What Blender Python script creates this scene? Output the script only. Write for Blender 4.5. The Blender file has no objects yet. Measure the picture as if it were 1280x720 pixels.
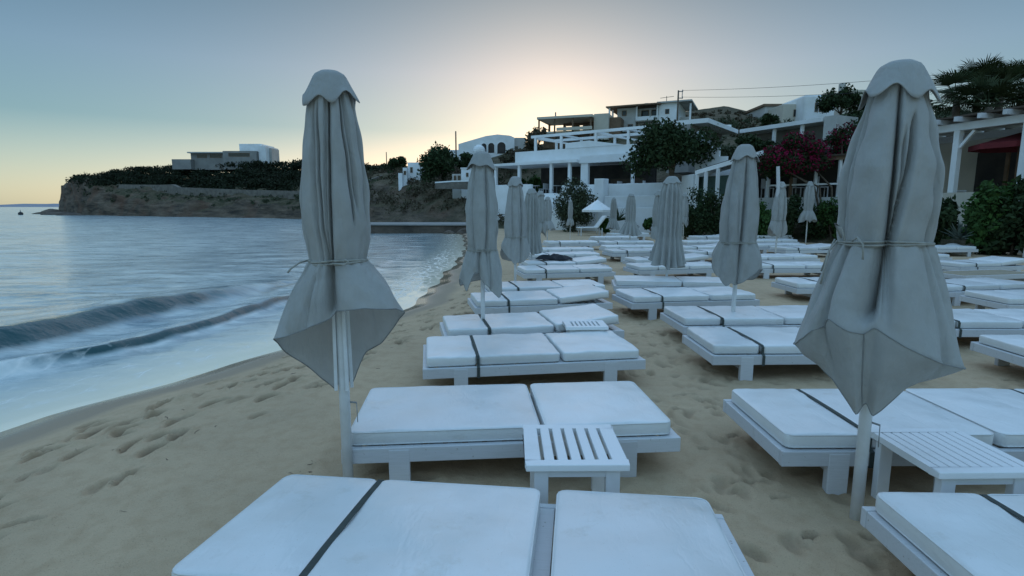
import bpy, bmesh, math, random
import numpy as np
from mathutils import Vector, Matrix

random.seed(7)
rng = np.random.default_rng(11)
SC = bpy.context.scene
COL = SC.collection
R = math.radians
PI = math.pi

# ------------------------------------------------------------------ camera
CAMZ = 1.6
F = 688.0                       # focal length in pixels of the 1280 wide photograph
PITCH = math.atan((360 - 258.5) / F)
CP, SP = math.cos(PITCH), math.sin(PITCH)

def ray(px, py):
    cx = (px - 640) / F
    cy = (360 - py) / F
    return Vector((cx, CP + cy * SP, -SP + cy * CP))

def G(px, py, z=0.0):           # point seen at a pixel, lying at height z
    d = ray(px, py)
    return Vector((0, 0, CAMZ)) + d * ((z - CAMZ) / d.z)

def P(px, py, Y):               # point seen at a pixel, lying Y metres away
    d = ray(px, py)
    return Vector((0, 0, CAMZ)) + d * (Y / d.y)

cam_d = bpy.data.cameras.new('camera')
cam_d.sensor_width = 36
cam_d.lens = F / 1280 * 36
cam_d.clip_start = 0.05
cam_d.clip_end = 30000
cam = bpy.data.objects.new('camera', cam_d)
cam.location = (0, 0, CAMZ)
cam.rotation_euler = (PI / 2 - PITCH, 0, 0)
COL.objects.link(cam)
SC.camera = cam

# ------------------------------------------------------------------ light
SKY_GAMMA = (.55, .40, .325)
SKY_RAMP = [(0, (1.418, 1.80, 1.77, 1)), (.13, (.56, .965, 1.20, 1)), (.22, (.55, .868, 1.18, 1)), (.34, (.374, .614, .836, 1)), (.55, (2.05, 2.42, 3.05, 1)), (1, (2.3, 2.75, 3.4, 1))]
SUN_EL = R(6.0)
SUN_AZ = R(4.0)                 # to the right of the view direction
world = bpy.data.worlds.new('World')
SC.world = world
world.use_nodes = True
nt = world.node_tree
nt.nodes.clear()
sky = nt.nodes.new('ShaderNodeTexSky')
sky.sky_type = 'NISHITA'
sky.sun_disc = False
sky.sun_elevation = SUN_EL
sky.sun_rotation = SUN_AZ
sky.altitude = 0
sky.air_density = 1.0
sky.dust_density = 1.6
sky.ozone_density = 2.2
# soften the sky's range and let the upper sky, out of view, be the brighter part
sp = nt.nodes.new('ShaderNodeSeparateColor'); nt.links.new(sky.outputs[0], sp.inputs[0])
gm = nt.nodes.new('ShaderNodeCombineColor')
for i_ in range(3):
    pw = nt.nodes.new('ShaderNodeMath'); pw.operation = 'POWER'; pw.inputs[1].default_value = SKY_GAMMA[i_]
    nt.links.new(sp.outputs[i_], pw.inputs[0]); nt.links.new(pw.outputs[0], gm.inputs[i_])
tc = nt.nodes.new('ShaderNodeTexCoord')
sx = nt.nodes.new('ShaderNodeSeparateXYZ'); nt.links.new(tc.outputs['Generated'], sx.inputs[0])
cr = nt.nodes.new('ShaderNodeValToRGB')
cr.color_ramp.elements[0].position = 0; cr.color_ramp.elements[0].color = SKY_RAMP[0][1]
cr.color_ramp.elements[1].position = 1; cr.color_ramp.elements[1].color = SKY_RAMP[-1][1]
for p_, c_ in SKY_RAMP[1:-1]:
    e_ = cr.color_ramp.elements.new(p_); e_.color = c_
nt.links.new(sx.outputs[2], cr.inputs[0])
mx = nt.nodes.new('ShaderNodeMix'); mx.data_type = 'RGBA'; mx.blend_type = 'MULTIPLY'; mx.inputs[0].default_value = 1
nt.links.new(gm.outputs[0], mx.inputs[6]); nt.links.new(cr.outputs[0], mx.inputs[7])
back = nt.nodes.new('ShaderNodeMapRange')            # the eastern half, opposite the sunset, is brighter
for i_, v_ in ((1, 0.0), (2, -1.0), (3, 1.0), (4, 1.3)): back.inputs[i_].default_value = v_
nt.links.new(sx.outputs[1], back.inputs[0])
mb_ = nt.nodes.new('ShaderNodeVectorMath'); mb_.operation = 'SCALE'
nt.links.new(mx.outputs[2], mb_.inputs[0]); nt.links.new(back.outputs[0], mb_.inputs['Scale'])
bg = nt.nodes.new('ShaderNodeBackground')
bg.inputs['Strength'].default_value = 0.15
wo = nt.nodes.new('ShaderNodeOutputWorld')
dt = nt.nodes.new('ShaderNodeVectorMath'); dt.operation = 'DOT_PRODUCT'
nt.links.new(tc.outputs['Generated'], dt.inputs[0])
dt.inputs[1].default_value = (math.sin(SUN_AZ) * math.cos(SUN_EL + R(1.5)), math.cos(SUN_AZ) * math.cos(SUN_EL + R(1.5)), math.sin(SUN_EL + R(1.5)))
ac = nt.nodes.new('ShaderNodeMath'); ac.operation = 'ARCCOSINE'; nt.links.new(dt.outputs['Value'], ac.inputs[0])
ex = nt.nodes.new('ShaderNodeMath'); ex.operation = 'MULTIPLY'; ex.inputs[1].default_value = -1 / R(4.6); nt.links.new(ac.outputs[0], ex.inputs[0])
ex2 = nt.nodes.new('ShaderNodeMath'); ex2.operation = 'EXPONENT'; nt.links.new(ex.outputs[0], ex2.inputs[0])
au = nt.nodes.new('ShaderNodeVectorMath'); au.operation = 'SCALE'; au.inputs[0].default_value = (1.5, .98, .38); nt.links.new(ex2.outputs[0], au.inputs['Scale'])
ad = nt.nodes.new('ShaderNodeVectorMath'); ad.operation = 'ADD'; nt.links.new(mb_.outputs[0], ad.inputs[0]); nt.links.new(au.outputs[0], ad.inputs[1])
nt.links.new(ad.outputs[0], bg.inputs[0])
nt.links.new(bg.outputs[0], wo.inputs[0])
sd = bpy.data.lights.new('sun', 'SUN')
sd.energy = 0.5
sd.angle = R(0.53)
sd.color = (1.0, 0.78, 0.55)
so = bpy.data.objects.new('sun', sd)
COL.objects.link(so)
so.location = (6, 80, 40)
sdir = Vector((math.sin(SUN_AZ) * math.cos(SUN_EL), math.cos(SUN_AZ) * math.cos(SUN_EL), math.sin(SUN_EL)))
so.rotation_euler = sdir.to_track_quat('Z', 'Y').to_euler()
SC.view_settings.view_transform = 'Standard'
SC.view_settings.look = 'None'
SC.view_settings.gamma = 1
SC.view_settings.exposure = 0.9
SC.render.engine = 'CYCLES'

# ------------------------------------------------------------------ materials
def new_mat(name):
    m = bpy.data.materials.new(name)
    m.use_nodes = True
    t = m.node_tree
    b = t.nodes['Principled BSDF']
    return m, t, b

def N(t, kind, **kw):
    n = t.nodes.new(kind)
    for k, v in kw.items():
        setattr(n, k, v)
    return n

def mixc(t, fac, a, b):
    n = N(t, 'ShaderNodeMix', data_type='RGBA')
    for sock, v in ((n.inputs[0], fac), (n.inputs[6], a), (n.inputs[7], b)):
        if isinstance(v, (tuple, list)):
            sock.default_value = (v[0], v[1], v[2], 1)
        elif isinstance(v, (int, float)):
            sock.default_value = v
        else:
            t.links.new(v, sock)
    return n.outputs[2]

def noise(t, vec, scale, detail=4, rough=0.55, w=None):
    n = N(t, 'ShaderNodeTexNoise')
    n.inputs['Scale'].default_value = scale
    n.inputs['Detail'].default_value = detail
    n.inputs['Roughness'].default_value = rough
    if vec is not None:
        t.links.new(vec, n.inputs['Vector'])
    return n.outputs['Fac']

def ramp(t, fac, lo, hi, a=0.0, b=1.0):
    n = N(t, 'ShaderNodeMapRange')
    n.inputs[1].default_value = lo
    n.inputs[2].default_value = hi
    n.inputs[3].default_value = a
    n.inputs[4].default_value = b
    t.links.new(fac, n.inputs[0])
    return n.outputs[0]

def math_(t, op, a, b=None):
    n = N(t, 'ShaderNodeMath', operation=op)
    for i, v in enumerate((a, b)):
        if v is None: continue
        if isinstance(v, (int, float)): n.inputs[i].default_value = v
        else: t.links.new(v, n.inputs[i])
    return n.outputs[0]

def bump(t, b, h, strength, dist):
    n = N(t, 'ShaderNodeBump')
    n.inputs['Strength'].default_value = strength
    n.inputs['Distance'].default_value = dist
    t.links.new(h, n.inputs['Height'])
    t.links.new(n.outputs[0], b.inputs['Normal'])
    return n

def coords(t, world_space=False, scale=(1, 1, 1)):
    if world_space:
        o = N(t, 'ShaderNodeNewGeometry').outputs['Position']
    else:
        o = N(t, 'ShaderNodeTexCoord').outputs['Object']
    if scale != (1, 1, 1):
        mp = N(t, 'ShaderNodeMapping')
        mp.inputs['Scale'].default_value = scale
        t.links.new(o, mp.inputs[0])
        o = mp.outputs[0]
    return o

def simple(name, c1, c2, rough=0.6, sc=4.0, bsc=60.0, bst=0.15, bd=0.003, world_space=False, spec=0.4, vary=0.0, cover=(0.35, 0.7)):
    m, t, b = new_mat(name)
    v = coords(t, world_space)
    f = ramp(t, noise(t, v, sc, 6, 0.6), cover[0], cover[1])
    c = mixc(t, f, c1, c2)
    if vary:
        oi = N(t, 'ShaderNodeObjectInfo').outputs['Random']
        hs = N(t, 'ShaderNodeHueSaturation')
        t.links.new(ramp(t, oi, 0, 1, 1 - vary, 1 + vary), hs.inputs['Value'])
        t.links.new(c, hs.inputs['Color'])
        c = hs.outputs[0]
    t.links.new(c, b.inputs['Base Color'])
    b.inputs['Roughness'].default_value = rough
    b.inputs['Specular IOR Level'].default_value = spec
    if bst:
        bump(t, b, noise(t, v, bsc, 4), bst, bd)
    return m

M = {}
m, t, b = new_mat('white_paint')
v = coords(t)
grain = noise(t, coords(t, scale=(2.5, 40, 40)), 3, 5, .65)
scuff = ramp(t, noise(t, v, 6, 6, .7), .60, .76, 0, .8)
c = mixc(t, ramp(t, grain, .45, .8), (.62, .62, .63), (.54, .54, .535))
c = mixc(t, scuff, c, (.46, .44, .40))
spk = ramp(t, noise(t, v, 55, 3, .6), .68, .74)
c = mixc(t, spk, c, (.26, .22, .17))
oi = N(t, 'ShaderNodeObjectInfo').outputs['Random']
hs = N(t, 'ShaderNodeHueSaturation'); t.links.new(ramp(t, oi, 0, 1, .9, 1.06), hs.inputs['Value']); t.links.new(c, hs.inputs['Color'])
t.links.new(hs.outputs[0], b.inputs['Base Color'])
t.links.new(ramp(t, scuff, 0, 1, .42, .75), b.inputs['Roughness'])
bump(t, b, math_(t, 'ADD', grain, math_(t, 'MULTIPLY', scuff, -.8)), .35, .003)
M['paint'] = m
M['table'] = simple('table_paint', (.80, .80, .80), (.68, .68, .66), .4, 4.0, 60, .12, .002, cover=(.5, .8))
M['pole'] = simple('white_pole', (.78, .79, .80), (.62, .62, .60), .35, 5, 80, .05, .001)
M['strap'] = simple('strap', (.045, .055, .05), (.07, .08, .07), .8, 20, 300, .3, .001)
M['rope'] = simple('rope', (.38, .37, .33), (.28, .27, .24), .9, 30, 300, .5, .002)
M['black_cloth'] = simple('black_cloth', (.015, .016, .02), (.03, .03, .035), .9, 8, 60, .4, .004)
M['whitewash'] = simple('whitewash', (.84, .85, .86), (.72, .72, .70), .8, .7, 12, .3, .02, True, vary=.04)
M['greywash'] = simple('grey_render', (.52, .51, .48), (.40, .39, .36), .85, .6, 10, .3, .02, True)
M['cream'] = simple('cream_render', (.62, .56, .46), (.50, .46, .38), .85, .5, 10, .3, .02, True)
M['concrete'] = simple('concrete', (.30, .29, .27), (.22, .21, .20), .85, .8, 9, .4, .03, True)
M['brown'] = simple('brown_wood', (.14, .085, .05), (.20, .13, .08), .7, 3, 20, .3, .01, True)
M['darkwood'] = simple('dark_wood', (.06, .042, .03), (.09, .065, .045), .7, 3, 20, .3, .01, True)
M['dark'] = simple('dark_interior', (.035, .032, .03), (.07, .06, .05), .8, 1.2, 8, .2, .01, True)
M['red'] = simple('red_cloth', (.17, .02, .025), (.13, .016, .02), .8, 3, 60, .2, .003)
M['stone'] = simple('stone_wall', (.20, .175, .145), (.11, .095, .08), .9, 1.6, 5, .8, .1, True)
M['rock'] = simple('rock', (.16, .12, .09), (.06, .048, .04), .9, .5, 2.2, 1, .25, True)
M['bark'] = simple('bark', (.09, .065, .045), (.15, .12, .09), .9, 8, 25, .8, .02)
M['metal'] = simple('grey_metal', (.30, .31, .32), (.2, .2, .2), .4, 8, 60, .1, .001)
M['tan'] = simple('weathered_slats', (.40, .33, .23), (.30, .25, .18), .8, 6, 50, .3, .003)
M['wire'] = simple('wire', (.03, .03, .03), (.05, .05, .05), .6, 8, 60, 0, .001)

# glass
m, t, b = new_mat('window_glass')
b.inputs['Base Color'].default_value = (.02, .025, .03, 1)
b.inputs['Roughness'].default_value = .08
f_ = ramp(t, noise(t, coords(t, True), .7), .3, .7, .05, .14)
t.links.new(f_, b.inputs['Roughness'])
M['glass'] = m

# cushion
m, t, b = new_mat('cushion_cover')
oi = N(t, 'ShaderNodeObjectInfo').outputs['Random']
v0 = coords(t)
ofs = N(t, 'ShaderNodeVectorMath', operation='ADD'); t.links.new(v0, ofs.inputs[0])
cb = N(t, 'ShaderNodeCombineXYZ'); t.links.new(math_(t, 'MULTIPLY', oi, 37.0), cb.inputs[0]); t.links.new(math_(t, 'MULTIPLY', oi, 91.0), cb.inputs[1]); t.links.new(cb.outputs[0], ofs.inputs[1])
v = ofs.outputs[0]
c = mixc(t, ramp(t, noise(t, v, 2.2, 5), .42, .8), (.76, .76, .75), (.65, .645, .62))
c = mixc(t, ramp(t, noise(t, v, 3.7, 7, .7), .60, .78, 0, .6), c, (.50, .46, .38))
c = mixc(t, ramp(t, noise(t, v, 190, 2, .5), .70, .78, 0, .8), c, (.40, .33, .23))
hs = N(t, 'ShaderNodeHueSaturation')
t.links.new(ramp(t, oi, 0, 1, .88, 1.05), hs.inputs['Value'])
t.links.new(c, hs.inputs['Color'])
t.links.new(hs.outputs[0], b.inputs['Base Color'])
t.links.new(ramp(t, noise(t, v, 4, 4), .3, .7, .28, .42), b.inputs['Roughness'])
b.inputs['Specular IOR Level'].default_value = 1.0
wr = N(t, 'ShaderNodeMapping'); wr.inputs['Scale'].default_value = (1.0, .35, 1); wr.inputs['Rotation'].default_value = (0, 0, .3); t.links.new(v, wr.inputs[0])
crease = math_(t, 'ABSOLUTE', math_(t, 'SUBTRACT', noise(t, wr.outputs[0], 5, 4, .6), .5))
h = math_(t, 'ADD', math_(t, 'MULTIPLY', noise(t, v, 4, 3), .7), math_(t, 'ADD', math_(t, 'MULTIPLY', noise(t, v, 320, 2), .03), math_(t, 'MULTIPLY', ramp(t, crease, 0, .05, 0, 1), .10)))
bump(t, b, h, .45, .02)
M['cushion'] = m

# canopy fabric
def fabric(name, ca, cb):
    m, t, b = new_mat(name)
    v = coords(t)
    stain = ramp(t, noise(t, coords(t, scale=(1, 1, .6)), 3.1, 5, .6), .55, .78)
    c = mixc(t, stain, ca, cb)
    c = mixc(t, ramp(t, noise(t, v, 14, 4), .3, .8, 0, .35), c, tuple(x * .72 for x in ca))
    oi = N(t, 'ShaderNodeObjectInfo').outputs['Random']
    hs = N(t, 'ShaderNodeHueSaturation')
    t.links.new(ramp(t, oi, 0, 1, .93, 1.07), hs.inputs['Value'])
    t.links.new(c, hs.inputs['Color'])
    t.links.new(hs.outputs[0], b.inputs['Base Color'])
    b.inputs['Roughness'].default_value = .85
    b.inputs['Specular IOR Level'].default_value = .2
    b.inputs['Sheen Weight'].default_value = .1
    fold = noise(t, coords(t, scale=(1, 1, .22)), 19, 5, .6)
    diag = N(t, 'ShaderNodeMapping'); diag.inputs['Rotation'].default_value = (.6, .5, 0); diag.inputs['Scale'].default_value = (1, 1, .3); t.links.new(v, diag.inputs[0])
    crk = ramp(t, math_(t, 'ABSOLUTE', math_(t, 'SUBTRACT', noise(t, diag.outputs[0], 7, 4, .6), .5)), 0, .05, 0, 1)
    h = math_(t, 'ADD', math_(t, 'ADD', math_(t, 'MULTIPLY', noise(t, v, 420, 1), .5), math_(t, 'MULTIPLY', noise(t, v, 9, 4), 4.0)), math_(t, 'ADD', math_(t, 'MULTIPLY', fold, 5.0), math_(t, 'MULTIPLY', crk, .8)))
    bn = bump(t, b, h, .55, .004)
    tl = N(t, 'ShaderNodeBsdfTranslucent'); t.links.new(hs.outputs[0], tl.inputs[0])
    ms = N(t, 'ShaderNodeMixShader'); ms.inputs[0].default_value = .20
    t.links.new(b.outputs[0], ms.inputs[1]); t.links.new(tl.outputs[0], ms.inputs[2])
    t.links.new(ms.outputs[0], t.nodes['Material Output'].inputs[0])
    return m
M['fabric'] = fabric('canopy_fabric', (.45, .445, .425), (.32, .30, .26))
M['fabric_dark'] = fabric('canopy_fabric_dark', (.42, .42, .40), (.30, .29, .27))
M['hem'] = simple('hem_tape', (.28, .28, .27), (.2, .2, .19), .8, 8, 200, .2, .001)

# leaves
def leaf(name, c1, c2, c3):
    m, t, b = new_mat(name)
    g = N(t, 'ShaderNodeNewGeometry')
    c = mixc(t, g.outputs['Random Per Island'], c1, c2)
    c = mixc(t, ramp(t, noise(t, coords(t, True), .9, 3), .42, .66), c, c3)
    t.links.new(c, b.inputs['Base Color'])
    b.inputs['Roughness'].default_value = .85
    b.inputs['Specular IOR Level'].default_value = .12
    return m
M['leaf'] = leaf('leaf_dark', (.022, .040, .018), (.045, .07, .03), (.035, .05, .022))
M['leaf_wood'] = leaf('leaf_wood', (.014, .022, .012), (.028, .036, .018), (.022, .026, .015))
M['leaf_olive'] = leaf('leaf_olive', (.045, .06, .035), (.08, .095, .055), (.06, .07, .04))
M['leaf_bright'] = leaf('leaf_bright', (.03, .07, .02), (.06, .12, .03), (.045, .085, .03))
M['leaf_dry'] = leaf('leaf_dry', (.085, .065, .045), (.14, .11, .075), (.06, .06, .035))
M['bloom'] = leaf('bloom_magenta', (.17, .007, .036), (.25, .013, .06), (.09, .006, .022))
M['palm'] = leaf('palm_leaf', (.03, .05, .02), (.07, .085, .04), (.05, .06, .03))

# ------------------------------------------------------------------ objects
def tag(o, label=None, cat=None, group=None, kind=None):
    if label: o['label'] = label
    if cat: o['category'] = cat
    if group: o['group'] = group
    if kind: o['kind'] = kind
    return o

def empty(name, loc=(0, 0, 0), rz=0.0):
    o = bpy.data.objects.new(name, None)
    o.empty_display_size = .1
    o.location = loc
    o.rotation_euler = (0, 0, rz)
    COL.objects.link(o)
    return o

class MB:
    def __init__(s):
        s.v = []; s.f = []; s.n = 0
    def add(s, verts, faces):
        k = s.n
        s.v.extend([tuple(p) for p in verts])
        s.f.extend([tuple(i + k for i in f) for f in faces])
        s.n += len(verts)
        return s
    def hexa(s, p):             # 8 corners: bottom ring 0-3, top ring 4-7
        return s.add(p, [(3, 2, 1, 0), (4, 5, 6, 7), (0, 1, 5, 4), (1, 2, 6, 5), (2, 3, 7, 6), (3, 0, 4, 7)])
    def box(s, x0, y0, z0, x1, y1, z1):
        return s.hexa([(x0, y0, z0), (x1, y0, z0), (x1, y1, z0), (x0, y1, z0), (x0, y0, z1), (x1, y0, z1), (x1, y1, z1), (x0, y1, z1)])
    def bar(s, a, b, w, h=None):
        a = Vector(a); b = Vector(b); h = h or w
        d = (b - a).normalized()
        up = Vector((0, 0, 1)) if abs(d.z) < .95 else Vector((0, 1, 0))
        u = d.cross(up).normalized() * (w / 2)
        v = u.normalized().cross(d).normalized() * (h / 2)
        return s.hexa([a - u - v, a + u - v, b + u - v, b - u - v, a - u + v, a + u + v, b + u + v, b - u + v])
    def tube(s, pts, rad, n=8, cap=True):
        pts = [Vector(p) for p in pts]
        if not isinstance(rad, (list, tuple)): rad = [rad] * len(pts)
        V = []; Fc = []
        pu = None
        for i, p in enumerate(pts):
            d = (pts[min(i + 1, len(pts) - 1)] - pts[max(i - 1, 0)]).normalized()
            if pu is None:
                up = Vector((0, 0, 1)) if abs(d.z) < .9 else Vector((1, 0, 0))
                u = d.cross(up).normalized()
            else:
                u = (pu - d * pu.dot(d)).normalized()
            pu = u
            w = d.cross(u)
            for k in range(n):
                a = 2 * PI * k / n
                V.append(p + (u * math.cos(a) + w * math.sin(a)) * rad[i])
        for i in range(len(pts) - 1):
            for k in range(n):
                q = (k + 1) % n
                Fc.append((i * n + k, i * n + q, (i + 1) * n + q, (i + 1) * n + k))
        if cap:
            Fc.append(tuple(range(n - 1, -1, -1)))
            Fc.append(tuple(range((len(pts) - 1) * n, len(pts) * n)))
        return s.add(V, Fc)
    def build(s, name, mat, parent=None, smooth=False, bevel=0.0, seg=2):
        me = bpy.data.meshes.new(name)
        me.from_pydata(s.v, [], s.f)
        me.update()
        if smooth:
            me.polygons.foreach_set('use_smooth', [True] * len(me.polygons))
        me.materials.append(mat)
        o = bpy.data.objects.new(name, me)
        COL.objects.link(o)
        if parent: o.parent = parent
        if bevel:
            b = o.modifiers.new('bevel', 'BEVEL')
            b.width = bevel; b.segments = seg; b.limit_method = 'ANGLE'
        return o

def grid_mesh(name, X, Y, Z, mat, attrs=None, parent=None, smooth=True, wrap=False):
    nr, nc = X.shape
    me = bpy.data.meshes.new(name)
    co = np.stack([X, Y, Z], -1).reshape(-1, 3).astype(np.float32)
    idx = np.arange(nr * nc).reshape(nr, nc)
    if wrap:
        idx = np.concatenate([idx, idx[:, :1]], 1)
    q = np.stack([idx[:-1, :-1], idx[:-1, 1:], idx[1:, 1:], idx[1:, :-1]], -1).reshape(-1, 4)
    me.vertices.add(len(co)); me.vertices.foreach_set('co', co.ravel())
    me.loops.add(q.size); me.loops.foreach_set('vertex_index', q.ravel().astype(np.int32))
    me.polygons.add(len(q))
    me.polygons.foreach_set('loop_start', np.arange(0, q.size, 4, dtype=np.int32))
    me.polygons.foreach_set('use_smooth', np.full(len(q), smooth))
    me.update(calc_edges=True)
    for k, a in (attrs or {}).items():
        at = me.attributes.new(k, 'FLOAT', 'POINT')
        at.data.foreach_set('value', np.ascontiguousarray(a.reshape(-1), np.float32))
    me.materials.append(mat)
    o = bpy.data.objects.new(name, me)
    COL.objects.link(o)
    if parent: o.parent = parent
    return o

def copy_tree(o, parent=None):
    c = o.copy()
    COL.objects.link(c)
    if parent: c.parent = parent
    for ch in list(o.children):
        copy_tree(ch, c)
    return c

# value noise in numpy (for shapes only)
def vnoise(x, y, seed=0):
    xi = np.floor(x).astype(np.int64); yi = np.floor(y).astype(np.int64)
    fx = x - xi; fy = y - yi
    fx = fx * fx * (3 - 2 * fx); fy = fy * fy * (3 - 2 * fy)
    def hsh(a, b):
        n = (a * 374761393 + b * 668265263 + seed * 974634541) & 0x7fffffff
        n = ((n ^ (n >> 13)) * 1274126177) & 0x7fffffff
        return ((n ^ (n >> 16)) & 0xffff) / 65535.0
    return (hsh(xi, yi) * (1 - fx) + hsh(xi + 1, yi) * fx) * (1 - fy) + (hsh(xi, yi + 1) * (1 - fx) + hsh(xi + 1, yi + 1) * fx) * fy
def fbm(x, y, oct=4, seed=0, gain=.5):
    s = 0; a = 1; tot = 0
    for i in range(oct):
        s = s + a * vnoise(x * 2 ** i, y * 2 ** i, seed + i * 17)
        tot += a; a *= gain
    return s / tot - .5
# ------------------------------------------------------------------ shoreline
SEA = -0.25
sl = [G(px, py, SEA) for px, py in ((0, 545), (80, 520), (160, 497), (240, 470), (340, 440), (440, 412), (500, 390), (539, 368), (553, 350), (572, 330), (584, 312))]
sly = np.array([-30, 2.0] + [p.y for p in sl] + [34, 42, 60.])
slx = np.array([-9, -4.9] + [p.x for p in sl] + [-2.9, -4, -6.])
def shore_x(y):
    return np.interp(y, sly, slx)

def beach_z(x, y):
    d = x - shore_x(y) + .10 * np.sin(y * 1.7) + .05 * np.sin(y * 4.1)
    z = SEA + d * .135
    z = np.where(z > -.06, -.06 + .06 * np.tanh((z + .06) / .06), z)
    return z, d

# ------------------------------------------------------------------ sand
def steps(start, end, s0, g):
    out = [start]
    while out[-1] < end:
        out.append(out[-1] + s0 + g * abs(out[-1] - start))
    return out
ys = np.array([-40, -25, -14, -7, -3, -1, 0, .5, .9] + steps(1.2, 60, .017, .0042))
xr = steps(2.6, 75, .018, .014)
xl = [-q for q in steps(3.4, 9, .018, .03)][::-1]
xs = np.array(xl + list(np.arange(-3.38, 2.6, .018)) + xr)
X, Y = np.meshgrid(xs, ys)
Z, D = beach_z(X, Y)
# undulation and trampling
land = np.clip((D - .6) / .8, 0, 1)
aisle = np.clip((X + .9) / .5, 0, 1) * land
Z = Z + .055 * fbm(X * .5, Y * .5, 3, 3) * land
Z = Z + .032 * fbm(X * 2.2, Y * 2.2, 4, 5) * (aisle * .85 + .06 * land)
Z = Z + .022 * fbm(X * 7, Y * 7, 3, 9) * (aisle + .08 * land)
Z = Z + .010 * fbm(X * 1.1 + 40, Y * .5, 4, 41)
PRINT_SHADE = np.zeros_like(Z)  # shade inside the footprint dents, painted into the sand colour
def print_at(px, py, ang, L=.13, W=.05, depth=.03):
    i0, i1 = np.searchsorted(ys, [py - .45, py + .45]); j0, j1 = np.searchsorted(xs, [px - .45, px + .45])
    if i1 <= i0 or j1 <= j0: return
    xx = X[i0:i1, j0:j1] - px; yy = Y[i0:i1, j0:j1] - py
    u = xx * math.cos(ang) + yy * math.sin(ang); w = -xx * math.sin(ang) + yy * math.cos(ang)
    w = w + .25 * u * u / L
    r2 = (u / L) ** 2 + (w / W) ** 2
    PRINT_SHADE[i0:i1, j0:j1] = np.maximum(PRINT_SHADE[i0:i1, j0:j1], min(1, depth / .04) * np.exp(-r2 ** 2.2))
    Z[i0:i1, j0:j1] += -depth * np.exp(-r2 ** 3.0) + depth * .38 * np.exp(-((np.sqrt(r2) - 1.6) / .35) ** 2)
# walking tracks along the water's edge: left and right feet alternate
def track(d0, y0, y1, seed):
    r = random.Random(seed)
    y = y0; side = 1
    while y < y1:
        xc = float(shore_x(y)) + d0 + r.gauss(0, .06)
        y2 = y + .3
        ang = math.atan2(.3, float(shore_x(y2)) - float(shore_x(y)))
        print_at(xc + side * .09, y, ang + r.gauss(0, .15), r.uniform(.09, .125), r.uniform(.034, .046), r.uniform(.03, .06))
        side = -side; y += r.uniform(.42, .62)
track(.85, 1.6, 13, 1); track(1.45, 1.5, 12, 2); track(1.15, 3.0, 14, 5); track(1.85, 1.4, 9, 8)
rr = random.Random(5)
for k in range(130):
    y = 1.3 + rr.random() ** 1.4 * 10; x = float(shore_x(y)) + rr.uniform(.8, 2.3)
    print_at(x, y, rr.uniform(.6, 2.0), rr.uniform(.05, .14), rr.uniform(.022, .045), rr.uniform(.012, .045))
for k in range(420):
    y = 1.6 + rr.random() ** 1.3 * 16; x = rr.uniform(-.9, 9)
    print_at(x, y, rr.uniform(0, PI), rr.uniform(.05, .11), rr.uniform(.025, .045), rr.uniform(.006, .018))
for k in range(110):
    y = 2.0 + rr.random() ** 1.3 * 9; x = rr.uniform(.95, 1.9) + .11 * y * .3
    print_at(x, y, rr.uniform(.8, 2.3), rr.uniform(.05, .11), rr.uniform(.025, .045), rr.uniform(.008, .02))
for k in range(90):
    y = 1.9 + rr.random() ** 1.3 * 12; x = rr.uniform(.9, 1.75) + .06 * y if k % 3 else rr.uniform(-.8, 8)
    print_at(x, y, rr.uniform(-.4, .4), rr.uniform(.03, .075), rr.uniform(.014, .028), rr.uniform(.018, .035))
# ridge of piled-up sand and weed just seaward of the sunbeds
rid = np.exp(-((X - (-1.22 + .09 * np.sin(Y * 3))) / .13) ** 2) * np.clip(1 - (Y - 3.0) / .8, 0, 1)
Z = Z + rid * (.02 + .09 * np.maximum(fbm(X * 6, Y * 6, 3, 77), 0))

m, t, b = new_mat('sand')
pos = coords(t, True)
at = N(t, 'ShaderNodeAttribute', attribute_name='shore').outputs['Fac']
n1 = noise(t, pos, .9, 5); n2 = noise(t, pos, 9, 5); n3 = noise(t, pos, 150, 2)
dry = mixc(t, ramp(t, n1, .35, .7), (.52, .375, .235), (.43, .315, .20))
dry = mixc(t, ramp(t, n2, .45, .75, 0, .55), dry, (.36, .24, .135))
dry = mixc(t, ramp(t, n3, .60, .75, 0, .6), dry, (.18, .12, .07))
dry = mixc(t, ramp(t, n3, .38, .28, 0, .4), dry, (.64, .46, .28))
edge = math_(t, 'ADD', at, math_(t, 'MULTIPLY', math_(t, 'SUBTRACT', n1, .5), .5))
wet = ramp(t, edge, .48, .66, 1, 0)
c = mixc(t, wet, dry, (.34, .255, .175))
c = mixc(t, ramp(t, at, .05, .34, .6, 0), c, (.24, .18, .12))
pshade = N(t, 'ShaderNodeAttribute', attribute_name='print_shade').outputs['Fac']
c = mixc(t, math_(t, 'MULTIPLY', pshade, .95), c, (.15, .105, .062))  # darkens the dents as shade would
t.links.new(c, b.inputs['Base Color'])
t.links.new(ramp(t, at, .06, .36, .10, .85), b.inputs['Roughness'])
b.inputs['Specular IOR Level'].default_value = .35
hh = math_(t, 'ADD', math_(t, 'MULTIPLY', n3, .25), noise(t, pos, 32, 5, .65))
bb = bump(t, b, hh, .5, .012)
t.links.new(ramp(t, at, .3, 1.4, .05, .65), bb.inputs['Strength'])
M['sand'] = m
tag(grid_mesh('beach_sand', X, Y, Z, m, {'shore': D, 'print_shade': PRINT_SHADE}), kind='structure')

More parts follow.
